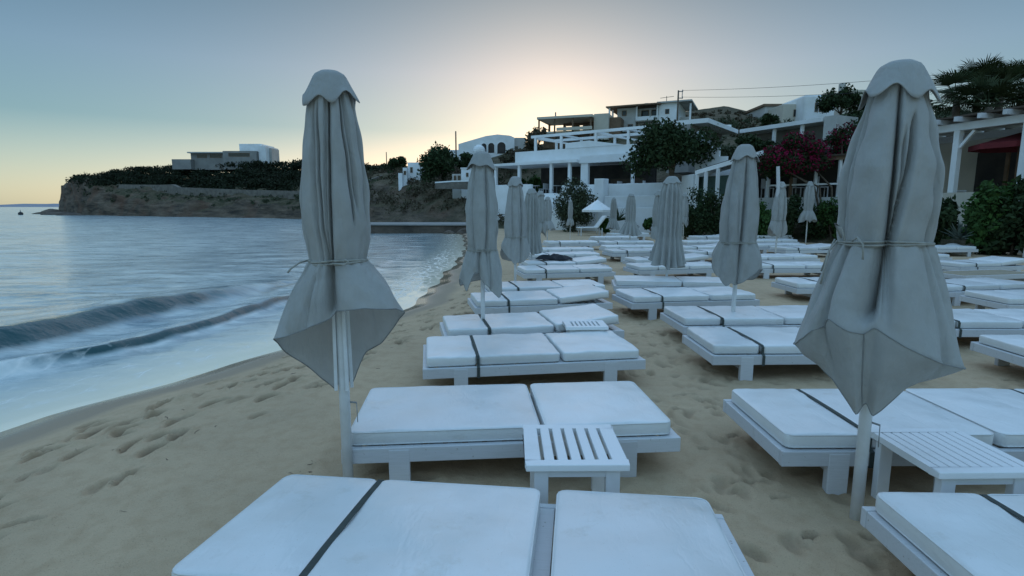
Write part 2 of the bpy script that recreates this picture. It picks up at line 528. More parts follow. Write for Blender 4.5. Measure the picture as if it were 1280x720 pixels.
# seaweed and shell litter along the ridge
mb = MB()
rr = random.Random(9)
def flake(x, y, L, w):
    z0 = float(Z[np.searchsorted(ys, y) - 1, np.searchsorted(xs, x) - 1]) + .002
    a = rr.uniform(0, PI); ca, sa = math.cos(a), math.sin(a)
    pts = []; px_, py_ = x - ca * L, y - sa * L
    for i in range(5):
        pts.append((px_, py_, z0 + .003 * rr.random())); a += rr.uniform(-.7, .7)
        px_ += math.cos(a) * L * .5; py_ += math.sin(a) * L * .5
    mb.tube(pts, [w * .3, w, w * .8, w, w * .3], 4)
for c in range(34):
    yc = 1.75 + rr.random() * 1.35; xc = -1.24 + rr.gauss(0, .09) + .09 * math.sin(yc * 3)
    for k in range(rr.randint(4, 26)):
        flake(xc + rr.gauss(0, .05), max(1.25, yc + rr.gauss(0, .08)), rr.uniform(.004, .02), rr.uniform(.0008, .0022))
for k in range(60):
    y = 1.5 + rr.random() * 9; x = float(shore_x(y)) + rr.uniform(.9, 2.6)
    flake(x, y, rr.uniform(.008, .05), rr.uniform(.001, .003))
flake(-2.55, 2.35, .13, .006)
tag(mb.build('seaweed_litter', M['bark']), 'dark scraps of dried seaweed scattered on the sand beside the sunbeds', 'seaweed', kind='stuff')

# ------------------------------------------------------------------ sea
def graded(lo, hi, s0, g, c):
    a = [c]
    while a[-1] < hi: a.append(a[-1] + s0 + g * (a[-1] - c))
    bq = [c]
    while bq[-1] > lo: bq.append(bq[-1] - s0 - g * (c - bq[-1]))
    return np.array(bq[::-1][:-1] + a)
ysq = np.concatenate([[-60, -30, -12, -4, 0, 2], np.array(steps(3.2, 12000, .04, .010))])
xsq = np.concatenate([-np.array(steps(11, 14000, .06, .03))[::-1], np.arange(-10.95, 1.0, .05)])
SX, SY = np.meshgrid(xsq, ysq)
O = shore_x(SY) - SX                        # metres offshore
fadeY = np.clip(1 - (SY - 9) / 12, 0, 1)
wob = .16 * fbm(SX * .2 + 3, SY * .8, 3, 21)
xa = np.interp(SY, [3, 6.0, 6.9, 8.5, 11.5, 16], [-7.6, -5.74, -5.25, -4.8, -4.5, -4.2])
u = SX - xa - wob
amp = .15 * (.75 + .6 * fbm(SX * .05, SY * .9, 2, 31)) * fadeY
crestA = amp * np.where(u < 0, np.exp(-(u / .55) ** 2), np.exp(-(u / .11) ** 2)) - .03 * fadeY * np.exp(-((u - .3) / .3) ** 2)
xb = np.interp(SY, [3, 5, 7.2, 8.6, 10.9, 14, 20], [-8.6, -7.5, -6.9, -6.65, -6.05, -5.7, -5.5])
u2 = SX - xb - 1.4 * wob
crestB = .31 * np.clip(1 - (SY - 9.5) / 5, 0, 1) * (.8 + .5 * fbm(SX * .1, SY * .5, 2, 37)) * np.where(u2 < 0, np.exp(-(u2 / 1.3) ** 2), np.exp(-(u2 / .36) ** 2))
off = np.clip(O / 2.2, 0, 1)
dist = np.sqrt(SX ** 2 + SY ** 2)
small = np.clip(1 - dist / 90, 0, 1)
chop = .06 * fbm(SX * .45 - SY * .12, SY * .8, 4, 51) * small + .03 * fbm(SX * 2.2, SY * 3.0, 3, 57) * np.clip(1 - dist / 30, 0, 1)
near = np.clip(1 - dist / 34, 0, 1)
chop = chop + .045 * near * fbm(SX * 1.3 + .5 * SY, SY * 3.6, 4, 63) + .016 * near * fbm(SX * 3.1, SY * 8, 3, 67) + .028 * near * np.abs(fbm(SX * 1.0, SY * 2.2 + .3 * SX, 3, 64))
chop = chop + .030 * near * np.exp(-((u2 - .1) / .7) ** 2) * fbm(SX * 2.0, SY * 6.5, 3, 68)
chop = chop + .05 * np.sin(SX * .35 - SY * .10 + 2 * fbm(SX * .04, SY * .04, 2, 61)) * np.clip(O / 12, 0, 1) * np.clip(1 - dist / 220, 0, 1)
SZ = SEA + crestA + crestB + chop * (.06 + .94 * off)
SZ = SZ - .02 * np.clip(1 - O / .3, 0, 1)
# foam pattern follows the breaking line and the swash
patch = np.clip(.5 + 1.8 * fbm(SX * .25, SY * .25, 3, 91), 0, 1.2)
wig = .55 * fbm(SX * .5, SY * .7, 4, 93) + .10 * fbm(SX * 3, SY * 3, 3, 94)
fo = 0 * O
for o_, w_, a_ in ((.10, .06, .9), (.55, .10, .75), (1.05, .13, .85), (1.5, .10, .6), (2.0, .14, .55), (2.9, .16, .30)):
    fo += a_ * np.clip((13 - SY) / 6, 0, 1) * patch * np.exp(-((O + wig * min(1, o_ + .15) - o_) / w_) ** 2)
fo += .22 * np.exp(-((O - .8) / .7) ** 2)
fo += .95 * np.exp(-((u - .05) / .17) ** 2) * np.clip((6.7 - SY) / .8, 0, 1)
fo += .35 * np.exp(-((u + .10) / .12) ** 2) * fadeY * patch
fo += .34 * np.exp(-((O - .6) / .7) ** 2) * np.clip((SY - 8) / 5, 0, 1) * np.clip((28 - SY) / 8, .3, 1)

clear = np.clip(np.exp(-((u2 - .20) / .32) ** 2) * np.clip((13 - SY) / 4, 0, 1) * 1.1 + np.exp(-((u - .05) / .085) ** 2) * np.clip((SY - 5.9) / .8, 0, 1) * fadeY + np.exp(-((O - 3.6 - wig) / .12) ** 2) * np.clip((SY - 9) / 4, 0, 1) * np.clip((26 - SY) / 8, 0, 1) * patch, 0, 1)  # mask of painted darkening on wave faces, where little sky reflects
m, t, b = new_mat('sea_water')
pos = coords(t, True)
sh = N(t, 'ShaderNodeAttribute', attribute_name='offshore').outputs['Fac']
fa = N(t, 'ShaderNodeAttribute', attribute_name='foam').outputs['Fac']
rs = N(t, 'ShaderNodeMapping'); rs.inputs['Scale'].default_value = (.55, 1.7, 1); t.links.new(pos, rs.inputs[0])
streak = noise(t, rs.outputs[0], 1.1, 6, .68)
FARW = mixc(t, ramp(t, streak, .38, .60), (.17, .26, .30), (.60, .67, .66))  # pale streaked body colour stands in for sky reflected on the ripples
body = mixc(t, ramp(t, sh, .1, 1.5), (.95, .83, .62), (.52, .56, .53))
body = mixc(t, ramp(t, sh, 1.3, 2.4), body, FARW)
face_shade = N(t, 'ShaderNodeAttribute', attribute_name='clear').outputs['Fac']  # 'clear' holds the painted darkening of the wave faces
face_shade_n = math_(t, 'ADD', face_shade, math_(t, 'MULTIPLY', math_(t, 'SUBTRACT', streak, .5), 1.1))
body = mixc(t, ramp(t, face_shade_n, .18, .75), body, (.018, .07, .075))  # wave faces painted dark in place of their weak reflection
st = N(t, 'ShaderNodeMapping'); st.inputs['Scale'].default_value = (1.6, .75, 1); t.links.new(pos, st.inputs[0])
lace = noise(t, st.outputs[0], 5.5, 6, .68)
vor = N(t, 'ShaderNodeTexVoronoi', feature='DISTANCE_TO_EDGE'); vor.inputs['Scale'].default_value = 3.0; t.links.new(st.outputs[0], vor.inputs['Vector'])
lace2 = math_(t, 'ADD', math_(t, 'MULTIPLY', lace, 1.2), math_(t, 'MULTIPLY', ramp(t, vor.outputs[0], 0, .16, .35, 0), 1.0))
fm = ramp(t, math_(t, 'ADD', fa, math_(t, 'SUBTRACT', lace2, 1.05)), .0, .75)
c = mixc(t, fm, body, (.78, .78, .74))
t.links.new(c, b.inputs['Base Color'])
t.links.new(ramp(t, sh, 5, 12, 1.35, 1.9), b.inputs['IOR'])
t.links.new(math_(t, 'MAXIMUM', ramp(t, fm, 0, 1, .06, .55), ramp(t, sh, 2, 14, .05, .18)), b.inputs['Roughness'])
s1 = N(t, 'ShaderNodeMapping'); s1.inputs['Scale'].default_value = (1.0, 1.9, 1); s1.inputs['Rotation'].default_value = (0, 0, .25); t.links.new(pos, s1.inputs[0])
wav = math_(t, 'ADD', math_(t, 'MULTIPLY', noise(t, s1.outputs[0], .9, 5, .55), 1.0), math_(t, 'MULTIPLY', noise(t, s1.outputs[0], 5.5, 4, .6), .22))
bw = bump(t, b, wav, 1.0, .06)
t.links.new(ramp(t, sh, .2, 4, .04, 1), bw.inputs['Strength'])
M['sea'] = m
tag(grid_mesh('sea', SX, SY, SZ, m, {'offshore': O, 'foam': fo, 'clear': clear}), kind='structure')  # 'clear' is the mask of painted darkening on wave faces

# ------------------------------------------------------------------ hillside and headland (one terrain sheet)
# columns: direction (pixel column of its bearing), distance of its foot, profile of (distance behind foot, height)
T = [
 (66, 166, [(0, -1.5), (4, -2), (30, -3), (60, -3), (150, -4)]),
 (74, 162, [(0, -.5), (1.5, .9), (4, 1.2), (20, -1), (60, -3), (150, -4)]),
 (80, 156, [(0, -.5), (1.2, 4.0), (5, 7.6), (20, 7.5), (45, -1), (60, -3), (150, -4)]),
 (95, 136, [(0, -.4), (2, 4), (5, 8.4), (30, 8.6), (60, 2), (90, -3), (150, -4)]),
 (112, 122, [(0, -.4), (2.5, 4), (6, 8.0), (30, 8.3), (90, 4), (150, -4)]),
 (145, 115, [(0, -.4), (2.5, 3.6), (6, 5.0), (8, 6.2), (30, 7.2), (90, 5), (150, 1)]),
 (200, 106, [(0, -.4), (2.5, 3.0), (6, 4.2), (9, 5.6), (30, 8.0), (90, 6), (150, 2)]),
 (260, 99, [(0, -.4), (2.5, 2.6), (6, 3.6), (10, 5.0), (35, 8.5), (90, 7), (150, 3)]),
 (320, 92, [(0, -.4), (2.5, 2.4), (6, 3.3), (10, 4.7), (35, 9.0), (90, 8), (150, 4)]),
 (380, 85, [(0, -.4), (2.5, 2.2), (6, 3.2), (10, 4.6), (40, 9.2), (90, 9), (150, 5)]),
 (460, 64, [(0, -.4), (4, 1.6), (10, 4.6), (16, 6.0), (40, 8.4), (70, 9.3), (150, 9)]),
 (520, 54, [(0, -.4), (4, 1.6), (10, 4.0), (18, 5.8), (30, 7.0), (60, 9.6), (150, 10)]),
 (590, 44, [(0, -.4), (3, 1.0), (8, 2.6), (14, 4.0), (30, 7.4), (45, 8.2), (90, 9), (150, 10)]),
 (630, 40, [(0, -.1), (3, .3), (7.5, 1.0), (10, 2.4), (18, 3.2), (24, 6), (40, 9), (80, 11), (150, 11)]),
 (680, 39.5, [(0, -.06), (3, .1), (5, .6), (8, 2.4), (16, 2.5), (20, 5.0), (40, 10.4), (80, 12.5), (150, 12)]),
 (740, 37.5, [(0, -.06), (3, .1), (4, .6), (6, 2.4), (14, 2.5), (19, 5.5), (40, 11), (60, 13), (150, 13)]),
 (800, 35, [(0, -.06), (2, .2), (4, 1.2), (6, 2.4), (13, 2.6), (19, 6), (40, 11.6), (60, 14), (150, 14)]),
 (850, 31, [(0, -.06), (2, .5), (4, 1.6), (12, 3), (20, 6.5), (41, 11.6), (62, 17.2), (150, 17)]),
 (900, 28, [(0, -.06), (2, 1.2), (8, 2.2), (14, 4.6), (36, 10.3), (60, 17.0), (150, 17)]),
 (950, 26, [(0, -.06), (2, 1.4), (8, 2.0), (13, 5), (40, 11), (60, 15.2), (150, 15.5)]),
 (1010, 25, [(0, -.06), (2, 1.4), (8, 2.0), (13, 5), (40, 11), (60, 13.6), (150, 15)]),
 (1090, 23.5, [(0, -.06), (2, 1.4), (8, 2.0), (13, 4.8), (40, 11), (60, 14.0), (150, 15)]),
 (1180, 20.5, [(0, -.06), (1.5, 1.2), (6, 1.8), (9, 4.2), (15, 6.6), (40, 11.5), (70, 14), (150, 15)]),
 (1290, 20, [(0, -.06), (1.5, 1.2), (6, 1.8), (9, 4.2), (15, 6.6), (40, 11), (70, 13), (150, 14)]),
 (1500, 19, [(0, -.06), (1.5, 1.2), (6, 1.8), (9, 4.2), (15, 6.2), (40, 10), (70, 12), (150, 12)]),
 (1900, 16, [(0, -.06), (2, 1), (6, 1.8), (15, 5), (40, 8), (70, 9), (150, 9)]),
]
sgrid = np.concatenate([np.arange(0, 12, .35), np.arange(12, 50, .9), np.arange(50, 152, 5)])
cpx = np.array([q[0] for q in T], float); cD = np.array([q[1] for q in T], float)
cZ = np.stack([np.interp(sgrid, [a for a, _ in q[2]], [c_ for _, c_ in q[2]]) for q in T])
fpx = np.concatenate([np.arange(66, 130, 2.), np.arange(130, 700, 3.), np.arange(700, 1320, 6.), np.arange(1320, 1900, 30.)])
fD = np.interp(fpx, cpx, cD)
fZ = np.stack([np.interp(fpx, cpx, cZ[:, k]) for k in range(len(sgrid))], 1)
def cosmooth(a, n):
    k = np.ones(n) / n
    pad = np.pad(a, (n // 2, n // 2), mode='edge')
    return np.convolve(pad, k, 'valid')[:len(a)]
TY = fD[:, None] + sgrid[None, :]
TX = ((fpx - 640) / F * .989)[:, None] * TY
crag = np.clip((fZ + .5) / 2.5, 0, 1) * np.clip(1.6 - sgrid / 14, .12, 1)[None, :] * np.clip((620 - fpx) / 120, .10, 1)[:, None]
TZ = fZ + crag * (1.9 * fbm(TX * .22, TY * .22 + fZ * .5, 5, 71, .6)) + .25 * fbm(TX * .4, TY * .4, 3, 73) * np.clip(fZ, 0, 1)
TX = TX + crag * 1.6 * fbm(TX * .3 + 9, fZ * .6, 4, 79)
TY = TY + crag * 2.6 * fbm(TX * .25, fZ * .7 + 3, 4, 83)
m, t, b = new_mat('hillside_earth')
pos = coords(t, True)
g = N(t, 'ShaderNodeNewGeometry')
sx = N(t, 'ShaderNodeSeparateXYZ'); t.links.new(g.outputs['Normal'], sx.inputs[0])
steep = ramp(t, sx.outputs[2], .55, .85, 1, 0)
soil = mixc(t, ramp(t, noise(t, pos, .25, 6, .65), .38, .62), (.12, .095, .06), (.055, .055, .03))
soil = mixc(t, ramp(t, noise(t, pos, 1.7, 5), .5, .7), soil, (.16, .13, .09))
strat = N(t, 'ShaderNodeMapping'); strat.inputs['Scale'].default_value = (.12, .12, .9); t.links.new(pos, strat.inputs[0])
rockc = mixc(t, ramp(t, noise(t, strat.outputs[0], 1.6, 6, .7), .36, .64), (.20, .15, .11), (.05, .042, .035))
rockc = mixc(t, ramp(t, noise(t, pos, .12, 3), .5, .65, 0, .6), rockc, (.16, .085, .055))
c = mixc(t, steep, soil, rockc)
t.links.new(c, b.inputs['Base Color'])
b.inputs['Roughness'].default_value = .95
b.inputs['Specular IOR Level'].default_value = .15
bump(t, b, math_(t, 'ADD', noise(t, pos, .9, 6, .65), math_(t, 'MULTIPLY', noise(t, strat.outputs[0], 4, 5), .6)), 1, .5)
tag(grid_mesh('hillside', TX, TY, TZ, m), kind='structure')
def hill_z(x, y):
    px = 640 + x / y * F / .989
    i = np.interp(px, fpx, np.arange(len(fpx)))
    s = y - np.interp(px, fpx, fD)
    row = fZ[int(round(float(i)))]
    return float(np.interp(s, sgrid, row))

# distant island on the horizon
mb = MB()
px_ = [-60, -30, 0, 20, 40, 60, 80, 110]; h_ = [2, 18, 26, 22, 27, 18, 12, 1]
Yd = 4200
for i in range(len(px_) - 1):
    xa_, xb_ = (px_[i] - 640) / F * Yd, (px_[i + 1] - 640) / F * Yd
    mb.hexa([(xa_, Yd, -2), (xb_, Yd, -2), (xb_, Yd + 800, -2), (xa_, Yd + 800, -2), (xa_ , Yd + 250, h_[i]), (xb_, Yd + 250, h_[i + 1]), (xb_, Yd + 500, h_[i + 1]), (xa_, Yd + 500, h_[i])])
mi = simple('far_island', (.30, .30, .34), (.26, .26, .30), .9, .01, .1, 0, 1, True)
tag(mb.build('distant_island_hills', mi), kind='structure')
# ------------------------------------------------------------------ umbrellas
def th_interp(theta_deg, table):
    a = np.array([q[0] for q in table], float); v = np.array([q[1] for q in table], float)
    a = np.concatenate([a[-2:] - 360, a, a[:2] + 360]); v = np.concatenate([v[-2:], v, v[:2]])
    return np.interp(theta_deg, a, v)

def smooth_wrap(a, n):
    k = np.hanning(n + 2)[1:-1]; k /= k.sum()
    h = n // 2
    return np.convolve(np.concatenate([a[-h:], a, a[:h]]), k, 'valid')[:len(a)]

def canopy(name, mat, parent, prof, hem, grooves, seed, nth=168, folds=(0, 0), skirt_groove=(), under=None, rip=.05, up=30, dn=22, solid=.003, smooth_hem=7, bulge=.0):
    """theta 0 faces -Y (the camera side), growing to the right."""
    th = np.arange(nth) * 360.0 / nth
    zt, zw = prof[0][0], prof[-1][0]
    zr = smooth_wrap(th_interp(th, [(q[0], q[2]) for q in hem]), smooth_hem)
    rh = smooth_wrap(th_interp(th, [(q[0], q[1]) for q in hem]), smooth_hem)
    r_ = np.random.default_rng(seed)
    ph = r_.uniform(0, 6.28, 8)
    tr = np.radians(th)
    rows_r, rows_z = [], []
    pz = np.array([q[0] for q in prof])[::-1]; pr = np.array([q[1] for q in prof])[::-1]
    def gmul(th_, t_, gs):
        m_ = np.ones_like(th_)
        for (t0, w, dep, drift, e0, e1) in gs:
            d = (th_ - (t0 + drift * t_) + 180) % 360 - 180
            env = np.clip((t_ - e0) / .12, 0, 1) * np.clip((e1 - t_) / .12, 0, 1)
            m_ = m_ - dep * env * np.where(d * (1 if t0 >= 0 else -1) < 0, np.exp(-(np.abs(d) / w) ** 1.0), np.exp(-(np.abs(d) / max(w * .28, 1.4)) ** 1.6)) + .05 * dep * env * np.exp(-((np.abs(d) - 2.2 * w) / w) ** 2)
        return m_
    for i in range(up + 1):
        t_ = i / up
        z = zt + (zw - zt) * t_
        r = np.interp(z, pz, pr)
        q = np.full(nth, r) * gmul(th, t_, grooves)
        n_, a_ = folds
        if n_:
            q = q * (1 + a_ * np.cos(n_ * tr + ph[0] + 1.1 * np.sin(2 * tr + ph[1])) * min(1, t_ * 4 + .3))
        q = q * (1 + (.022 if nth > 300 else .035) * np.sin(3 * tr + ph[2] + 2.5 * t_) * min(1, 3 * t_) + .025 * np.sin(5 * tr + ph[3] - 4 * t_) * min(1, 3 * t_))
        if not n_:
            q = q * (1.012 - (.012 if nth > 300 else .028) * np.abs(np.sin(4.5 * tr + ph[1] + .9 * t_)) ** .8 * min(1, 3 * t_) - (.010 if nth > 300 else .018) * np.abs(np.sin(6.5 * tr + ph[3] - 1.3 * t_)) ** .7 * min(1, 3 * t_))
        q = q + .004 * np.sin(9 * tr + 14 * t_ + ph[4]) * np.sin(7 * t_ + ph[5]) + .003 * np.sin(4 * tr - 23 * t_ + ph[6])
        q = q * (1 + rip * np.cos(15 * tr + ph[5]) * math.exp(-((z - zw) / .07) ** 2))
        rows_r.append(q); rows_z.append(np.full(nth, z))
    rw = rows_r[-1]
    for i in range(1, dn + 1):
        v = i / dn
        z = zw + (zr - zw) * v
        s = v ** .85
        q = rw + (rh - rw) * s + bulge * math.sin(PI * v)
        q = q * gmul(th, v, skirt_groove)
        n_, a_ = folds
        if n_:
            q = q * (1 + a_ * (1 + .8 * v) * np.cos(n_ * tr + ph[0] + 1.1 * np.sin(2 * tr + ph[1])) * v)
        q = q * (1 + rip * np.cos(15 * tr + ph[5]) * math.exp(-(v / .12) ** 2) * .8)
        q = q + .006 * np.sin(7 * tr + 6 * v + ph[6]) * v + .004 * np.sin(11 * tr - 9 * v + ph[7]) * v
        rows_r.append(q); rows_z.append(z)
    if under:                                    # cloth tucked back under, down to the tips by the pole
        rt = smooth_wrap(th_interp(th, [(q[0], q[1]) for q in under]), 5); zu = smooth_wrap(th_interp(th, [(q[0], q[2]) for q in under]), 5)
        r0, z0 = rows_r[-1], rows_z[-1]
        for i in range(1, 15):
            v = i / 14
            q = r0 + (rt - r0) * v + .012 * np.sin(5 * tr + 3 * v) * math.sin(PI * v) + .010 * np.abs(np.sin(4 * tr + .4)) * math.sin(PI * v)
            rows_r.append(q); rows_z.append(z0 + (zu - z0) * v ** .92)
    Rr = np.stack(rows_r); Zz = np.stack(rows_z)
    Rr = np.maximum(Rr, .034)
    Xx = Rr * np.sin(tr)[None, :]; Yy = -Rr * np.cos(tr)[None, :]
    o = grid_mesh(name, Xx, Yy, Zz, mat, None, parent, True, True)
    if under:
        k_ = up + dn; q_ = MB(); q_.tube([(Xx[k_, i % nth] * 1.004, Yy[k_, i % nth] * 1.004, Zz[k_, i % nth]) for i in range(0, nth + 1, 2)], .0028, 5, False); q_.build('seam', M['hem'], o, True)
        i0_ = int(np.argmin(np.abs(th - 352))); q_ = MB(); q_.tube([(Xx[j, i0_] * 1.01, Yy[j, i0_] * 1.01, Zz[j, i0_]) for j in range(k_, k_ + 15)], .0028, 5, False); q_.build('seam', M['hem'], o, True)
    if solid:
        q_ = MB(); L_ = [(Xx[-1, i % nth], Yy[-1, i % nth], Zz[-1, i % nth]) for i in range(0, nth + 1, 2)]
        q_.tube(L_, .0032, 5, False); q_.build('hem', M['hem'], o, True)
    return o, th, rw, zw

def cap_mesh(mat, parent, ztop, h, rc, seed, lobes=8, wave=.25, nth=96, tilt=0.0):
    r_ = np.random.default_rng(seed); ph = r_.uniform(0, 6.28, 4)
    tr = np.arange(nth) * 2 * PI / nth
    rr_, zz_ = [], []
    for i in range(15):
        v = i / 14
        if v < .001:
            rr_.append(np.full(nth, .012)); zz_.append(np.full(nth, ztop)); continue
        base = rc * (.50 * min(1, v / .16) ** .6 + .50 * max(0, (v - .10) / .90) ** 1.05)
        lob = 1.03 - .13 * v ** 1.3 * np.abs(np.sin(lobes * tr / 2 + ph[0] / 2)) ** .8 + .06 * v ** 2 * np.cos(3 * tr + ph[1])
        r = base * lob
        z = ztop - h * (.10 * min(1, v / .16) ** 2 + .90 * max(0, (v - .10) / .90)) + wave * h * v ** 4 * .5 * (np.cos(lobes * tr + ph[0] + PI)) + .12 * h * v ** 2 * np.sin(2 * tr + ph[2]) + tilt * v * np.sin(tr) * h
        rr_.append(r); zz_.append(z)
    Rr = np.stack(rr_); Zz = np.stack(zz_)
    o = grid_mesh('top_cap', Rr * np.sin(tr)[None], -Rr * np.cos(tr)[None], Zz, mat, None, parent, True, True)
    md = o.modifiers.new('cloth_thickness', 'SOLIDIFY'); md.thickness = .004; md.offset = 0
    return o

def rope_ring(parent, th, rw, z, rad=.006, tails=(), seed=1, drop=.0):
    r_ = random.Random(seed)
    mb = MB()
    hull = smooth_wrap(rw, 25) + rad * .9
    for turn in range(2):
        pts = []
        for k in range(0, len(th) + 1, 2):
            q = k % len(th); a = math.radians(th[q])
            rr2 = max(hull[q], rw[q] + rad * .7)
            pts.append((math.sin(a) * rr2, -math.cos(a) * rr2, z + (turn - .5) * .011 + .006 * math.sin(2 * a + turn) + drop * math.sin(a)))
        mb.tube(pts, rad, 6, False)
    o = mb.build('tie_rope', M['rope'], parent, True)
    if tails:
        mt = MB()
        for pts in tails: mt.tube(pts, [rad * .85] * len(pts), 6)
        mt.build('rope_end', M['rope'], o, True)
    return o

def umbrella_pole(root, h, rad=.026, ribs=True, rib_z=(.6, 2.1), nr=8, pin=True, ribr=.055):
    mb = MB(); mb.tube([(0, 0, -.35), (0, 0, .9), (0, 0, h - .03)], rad, 16); p = mb.build('pole', M['pole'], root, True)
    if pin:
        q = MB(); q.tube([(rad * .8, 0, .52), (rad + .035, -.008, .515)], .005, 6); q.tube([(rad + .034, -.008, .515), (rad + .036, -.008, .40)], .0025, 6)
        q.build('locking_pin', M['metal'], p, True)
    if ribs:
        for k in range(nr):
            a = 2 * PI * k / nr + .35
            q = MB(); q.bar((math.sin(a) * ribr, -math.cos(a) * ribr, rib_z[0]), (math.sin(a) * (ribr - .02), -math.cos(a) * (ribr - .02), rib_z[1]), .018, .024)
            q.build('rib', M['pole'], root, bevel=.002)

def face_cam(p):
    return math.atan2(-p[0], p[1])     # rotates local -Y towards the camera

# --- hero: seaside umbrella with a turned-up skirt
p1 = (G(436, 612)); p1.z = 0
U1 = empty('beach_umbrella', p1, face_cam(p1) * -1 * -1)
tag(U1, 'large grey furled umbrella nearest the sea, skirt turned up showing its white pole', 'umbrella', 'furled umbrellas beside the sunbeds')
umbrella_pole(U1, 2.28, .029, True, (.60, 2.1), nr=4, ribr=.045)
prof = [(2.23, .09), (2.15, .112), (2.05, .130), (1.86, .158), (1.64, .178), (1.50, .174), (1.40, .160), (1.315, .145)]
hem = [(0, .20, 1.075), (25, .27, 1.09), (60, .33, 1.065), (85, .335, 1.02), (105, .335, .96), (128, .29, .80), (150, .25, .74), (165, .20, .56), (180, .15, .66), (196, .17, .545), (215, .22, .62), (240, .30, .76), (262, .335, .87), (278, .345, .92), (300, .31, .95), (320, .24, 1.0), (340, .13, 1.03), (350, .11, 1.06)]
gr = [(-6, 3.5, .55, -8, .0, 1.1), (24, 3, .45, 10, .0, .8), (-38, 3.5, .35, 14, .1, 1.1), (-14, 7, .25, -6, .02, 1.1), (-52, 9, .22, 18, .1, 1.1), (32, 8, .26, 14, -.1, .75), (70, 8, .20, -6, -.1, .8), (-100, 12, .25, 20, -.1, 1.1), (130, 12, .25, 0, -.1, 1.1), (185, 14, .3, 0, -.1, 1.1)]
sg = [(-20, 9, .45, 0, -.2, .95), (-42, 6, .14, -6, .15, 1.1)]
o_, th_, rw_, zw_ = canopy('canopy', M['fabric'], U1, prof, hem, gr, 3, nth=320, skirt_groove=sg, up=40, dn=30, rip=.035, bulge=.012)
cap_mesh(M['fabric'], U1, 2.285, .15, .145, 4, 6, .34)
rope_ring(U1, th_, rw_, zw_, .006, [[(-.155, -.02, 1.32), (-.19, -.05, 1.315), (-.235, -.07, 1.285), (-.25, -.07, 1.265)], [(-.03, -.16, 1.315), (.03, -.185, 1.31), (.05, -.18, 1.325), (.03, -.175, 1.335)]], 2)

# --- hero: inland umbrella
p2 = G(1070, 645); p2.z = 0
U2 = empty('beach_umbrella', p2, face_cam(p2))
tag(U2, 'biggest grey furled umbrella on the right, stained and tied with pale rope', 'umbrella', 'furled umbrellas beside the sunbeds')
umbrella_pole(U2, 2.24, .029, True, (.78, 2.0), nr=4, ribr=.045)
prof = [(2.19, .105), (2.10, .118), (2.0, .150), (1.9, .172), (1.78, .203), (1.64, .205), (1.52, .196), (1.43, .188)]
hem = [(0, .27, 1.06), (22, .31, .99), (48, .34, .92), (80, .36, .87), (105, .35, .86), (135, .32, .90), (180, .30, .95), (225, .32, .90), (255, .35, .87), (280, .352, .885), (303, .335, .95), (322, .325, 1.075), (340, .30, 1.03), (352, .27, 1.02)]
und = [(0, .135, .655), (10, .15, .60), (22, .155, .635), (50, .19, .76), (80, .22, .80), (110, .2, .74), (150, .12, .68), (180, .1, .7), (215, .13, .68), (250, .19, .76), (285, .235, .80), (310, .20, .75), (333, .16, .64), (345, .15, .59), (354, .135, .65)]
gr = [(8, 3, .58, -2, .0, 1.1), (40, 3.2, .58, -30, .22, 1.1), (6, 6, .2, 2, .0, 1.1), (-72, 4, .25, 4, .1, 1.1), (20, 5, .22, -8, .3, 1.1), (-60, 14, .16, 0, -.1, 1.1), (75, 10, .20, -6, -.1, 1.1), (-110, 12, .25, 0, -.1, 1.1), (150, 12, .3, 0, -.1, 1.1), (205, 12, .3, 0, -.1, 1.1)]
sg = [(4, 9, .62, -8, -.2, .92), (-52, 6, .20, 6, -.1, 1.1), (60, 9, .12, 0, -.1, 1.1)]
o_, th_, rw_, zw_ = canopy('canopy', M['fabric'], U2, prof, hem, gr, 8, nth=320, skirt_groove=sg, under=und, up=40, dn=30, rip=.022, bulge=.0)
cap_mesh(M['fabric'], U2, 2.265, .16, .158, 6, 6, .34)
rope_ring(U2, th_, rw_, zw_, .0055, [[(-.12, -.17, 1.44), (-.10, -.215, 1.46), (-.075, -.23, 1.43), (-.07, -.23, 1.36)], [(-.19, -.06, 1.43), (-.215, -.09, 1.39), (-.23, -.11, 1.3), (-.24, -.12, 1.22)], [(-.2, -.04, 1.44), (-.22, -.07, 1.38), (-.245, -.08, 1.28)], [(-.17, -.1, 1.45), (-.2, -.12, 1.52), (-.17, -.14, 1.50), (-.15, -.16, 1.44)]], 3)

# --- further kinds
def make_wide(name_seed):
    u = empty('beach_umbrella')
    umbrella_pole(u, 2.2, .024, False, pin=False)
    prof = [(2.12, .09), (2.04, .12), (1.85, .155), (1.6, .195), (1.35, .21), (1.22, .20), (1.14, .192)]
    hem = [(0, .17, .66), (25, .22, .72), (60, .27, .86), (95, .27, .84), (130, .26, .70), (180, .2, .68), (230, .26, .74), (265, .27, .95), (295, .27, .82), (330, .2, .64), (345, .16, .70)]
    gr = [(16, 4, .5, -6, .0, 1.1), (22, 6, .25, -10, .0, 1.1), (-55, 10, .2, 10, -.1, 1.1), (-15, 5, .14, 12, .4, 1.1), (80, 10, .2, 0, -.1, 1.1), (-120, 12, .25, 0, -.1, 1.1), (150, 12, .3, 0, -.1, 1.1)]
    sg = [(10, 7, .35, -2, -.2, 1.2), (-50, 8, .14, 0, -.1, 1.1)]
    _, th, rw, zw = canopy('canopy', M['fabric'], u, prof, hem, gr, name_seed, nth=144, skirt_groove=sg, up=28, dn=18, bulge=.02)
    cap_mesh(M['fabric'], u, 2.22, .16, .15, name_seed + 1, 6, .2)
    rope_ring(u, th, rw, zw, .005)
    return u
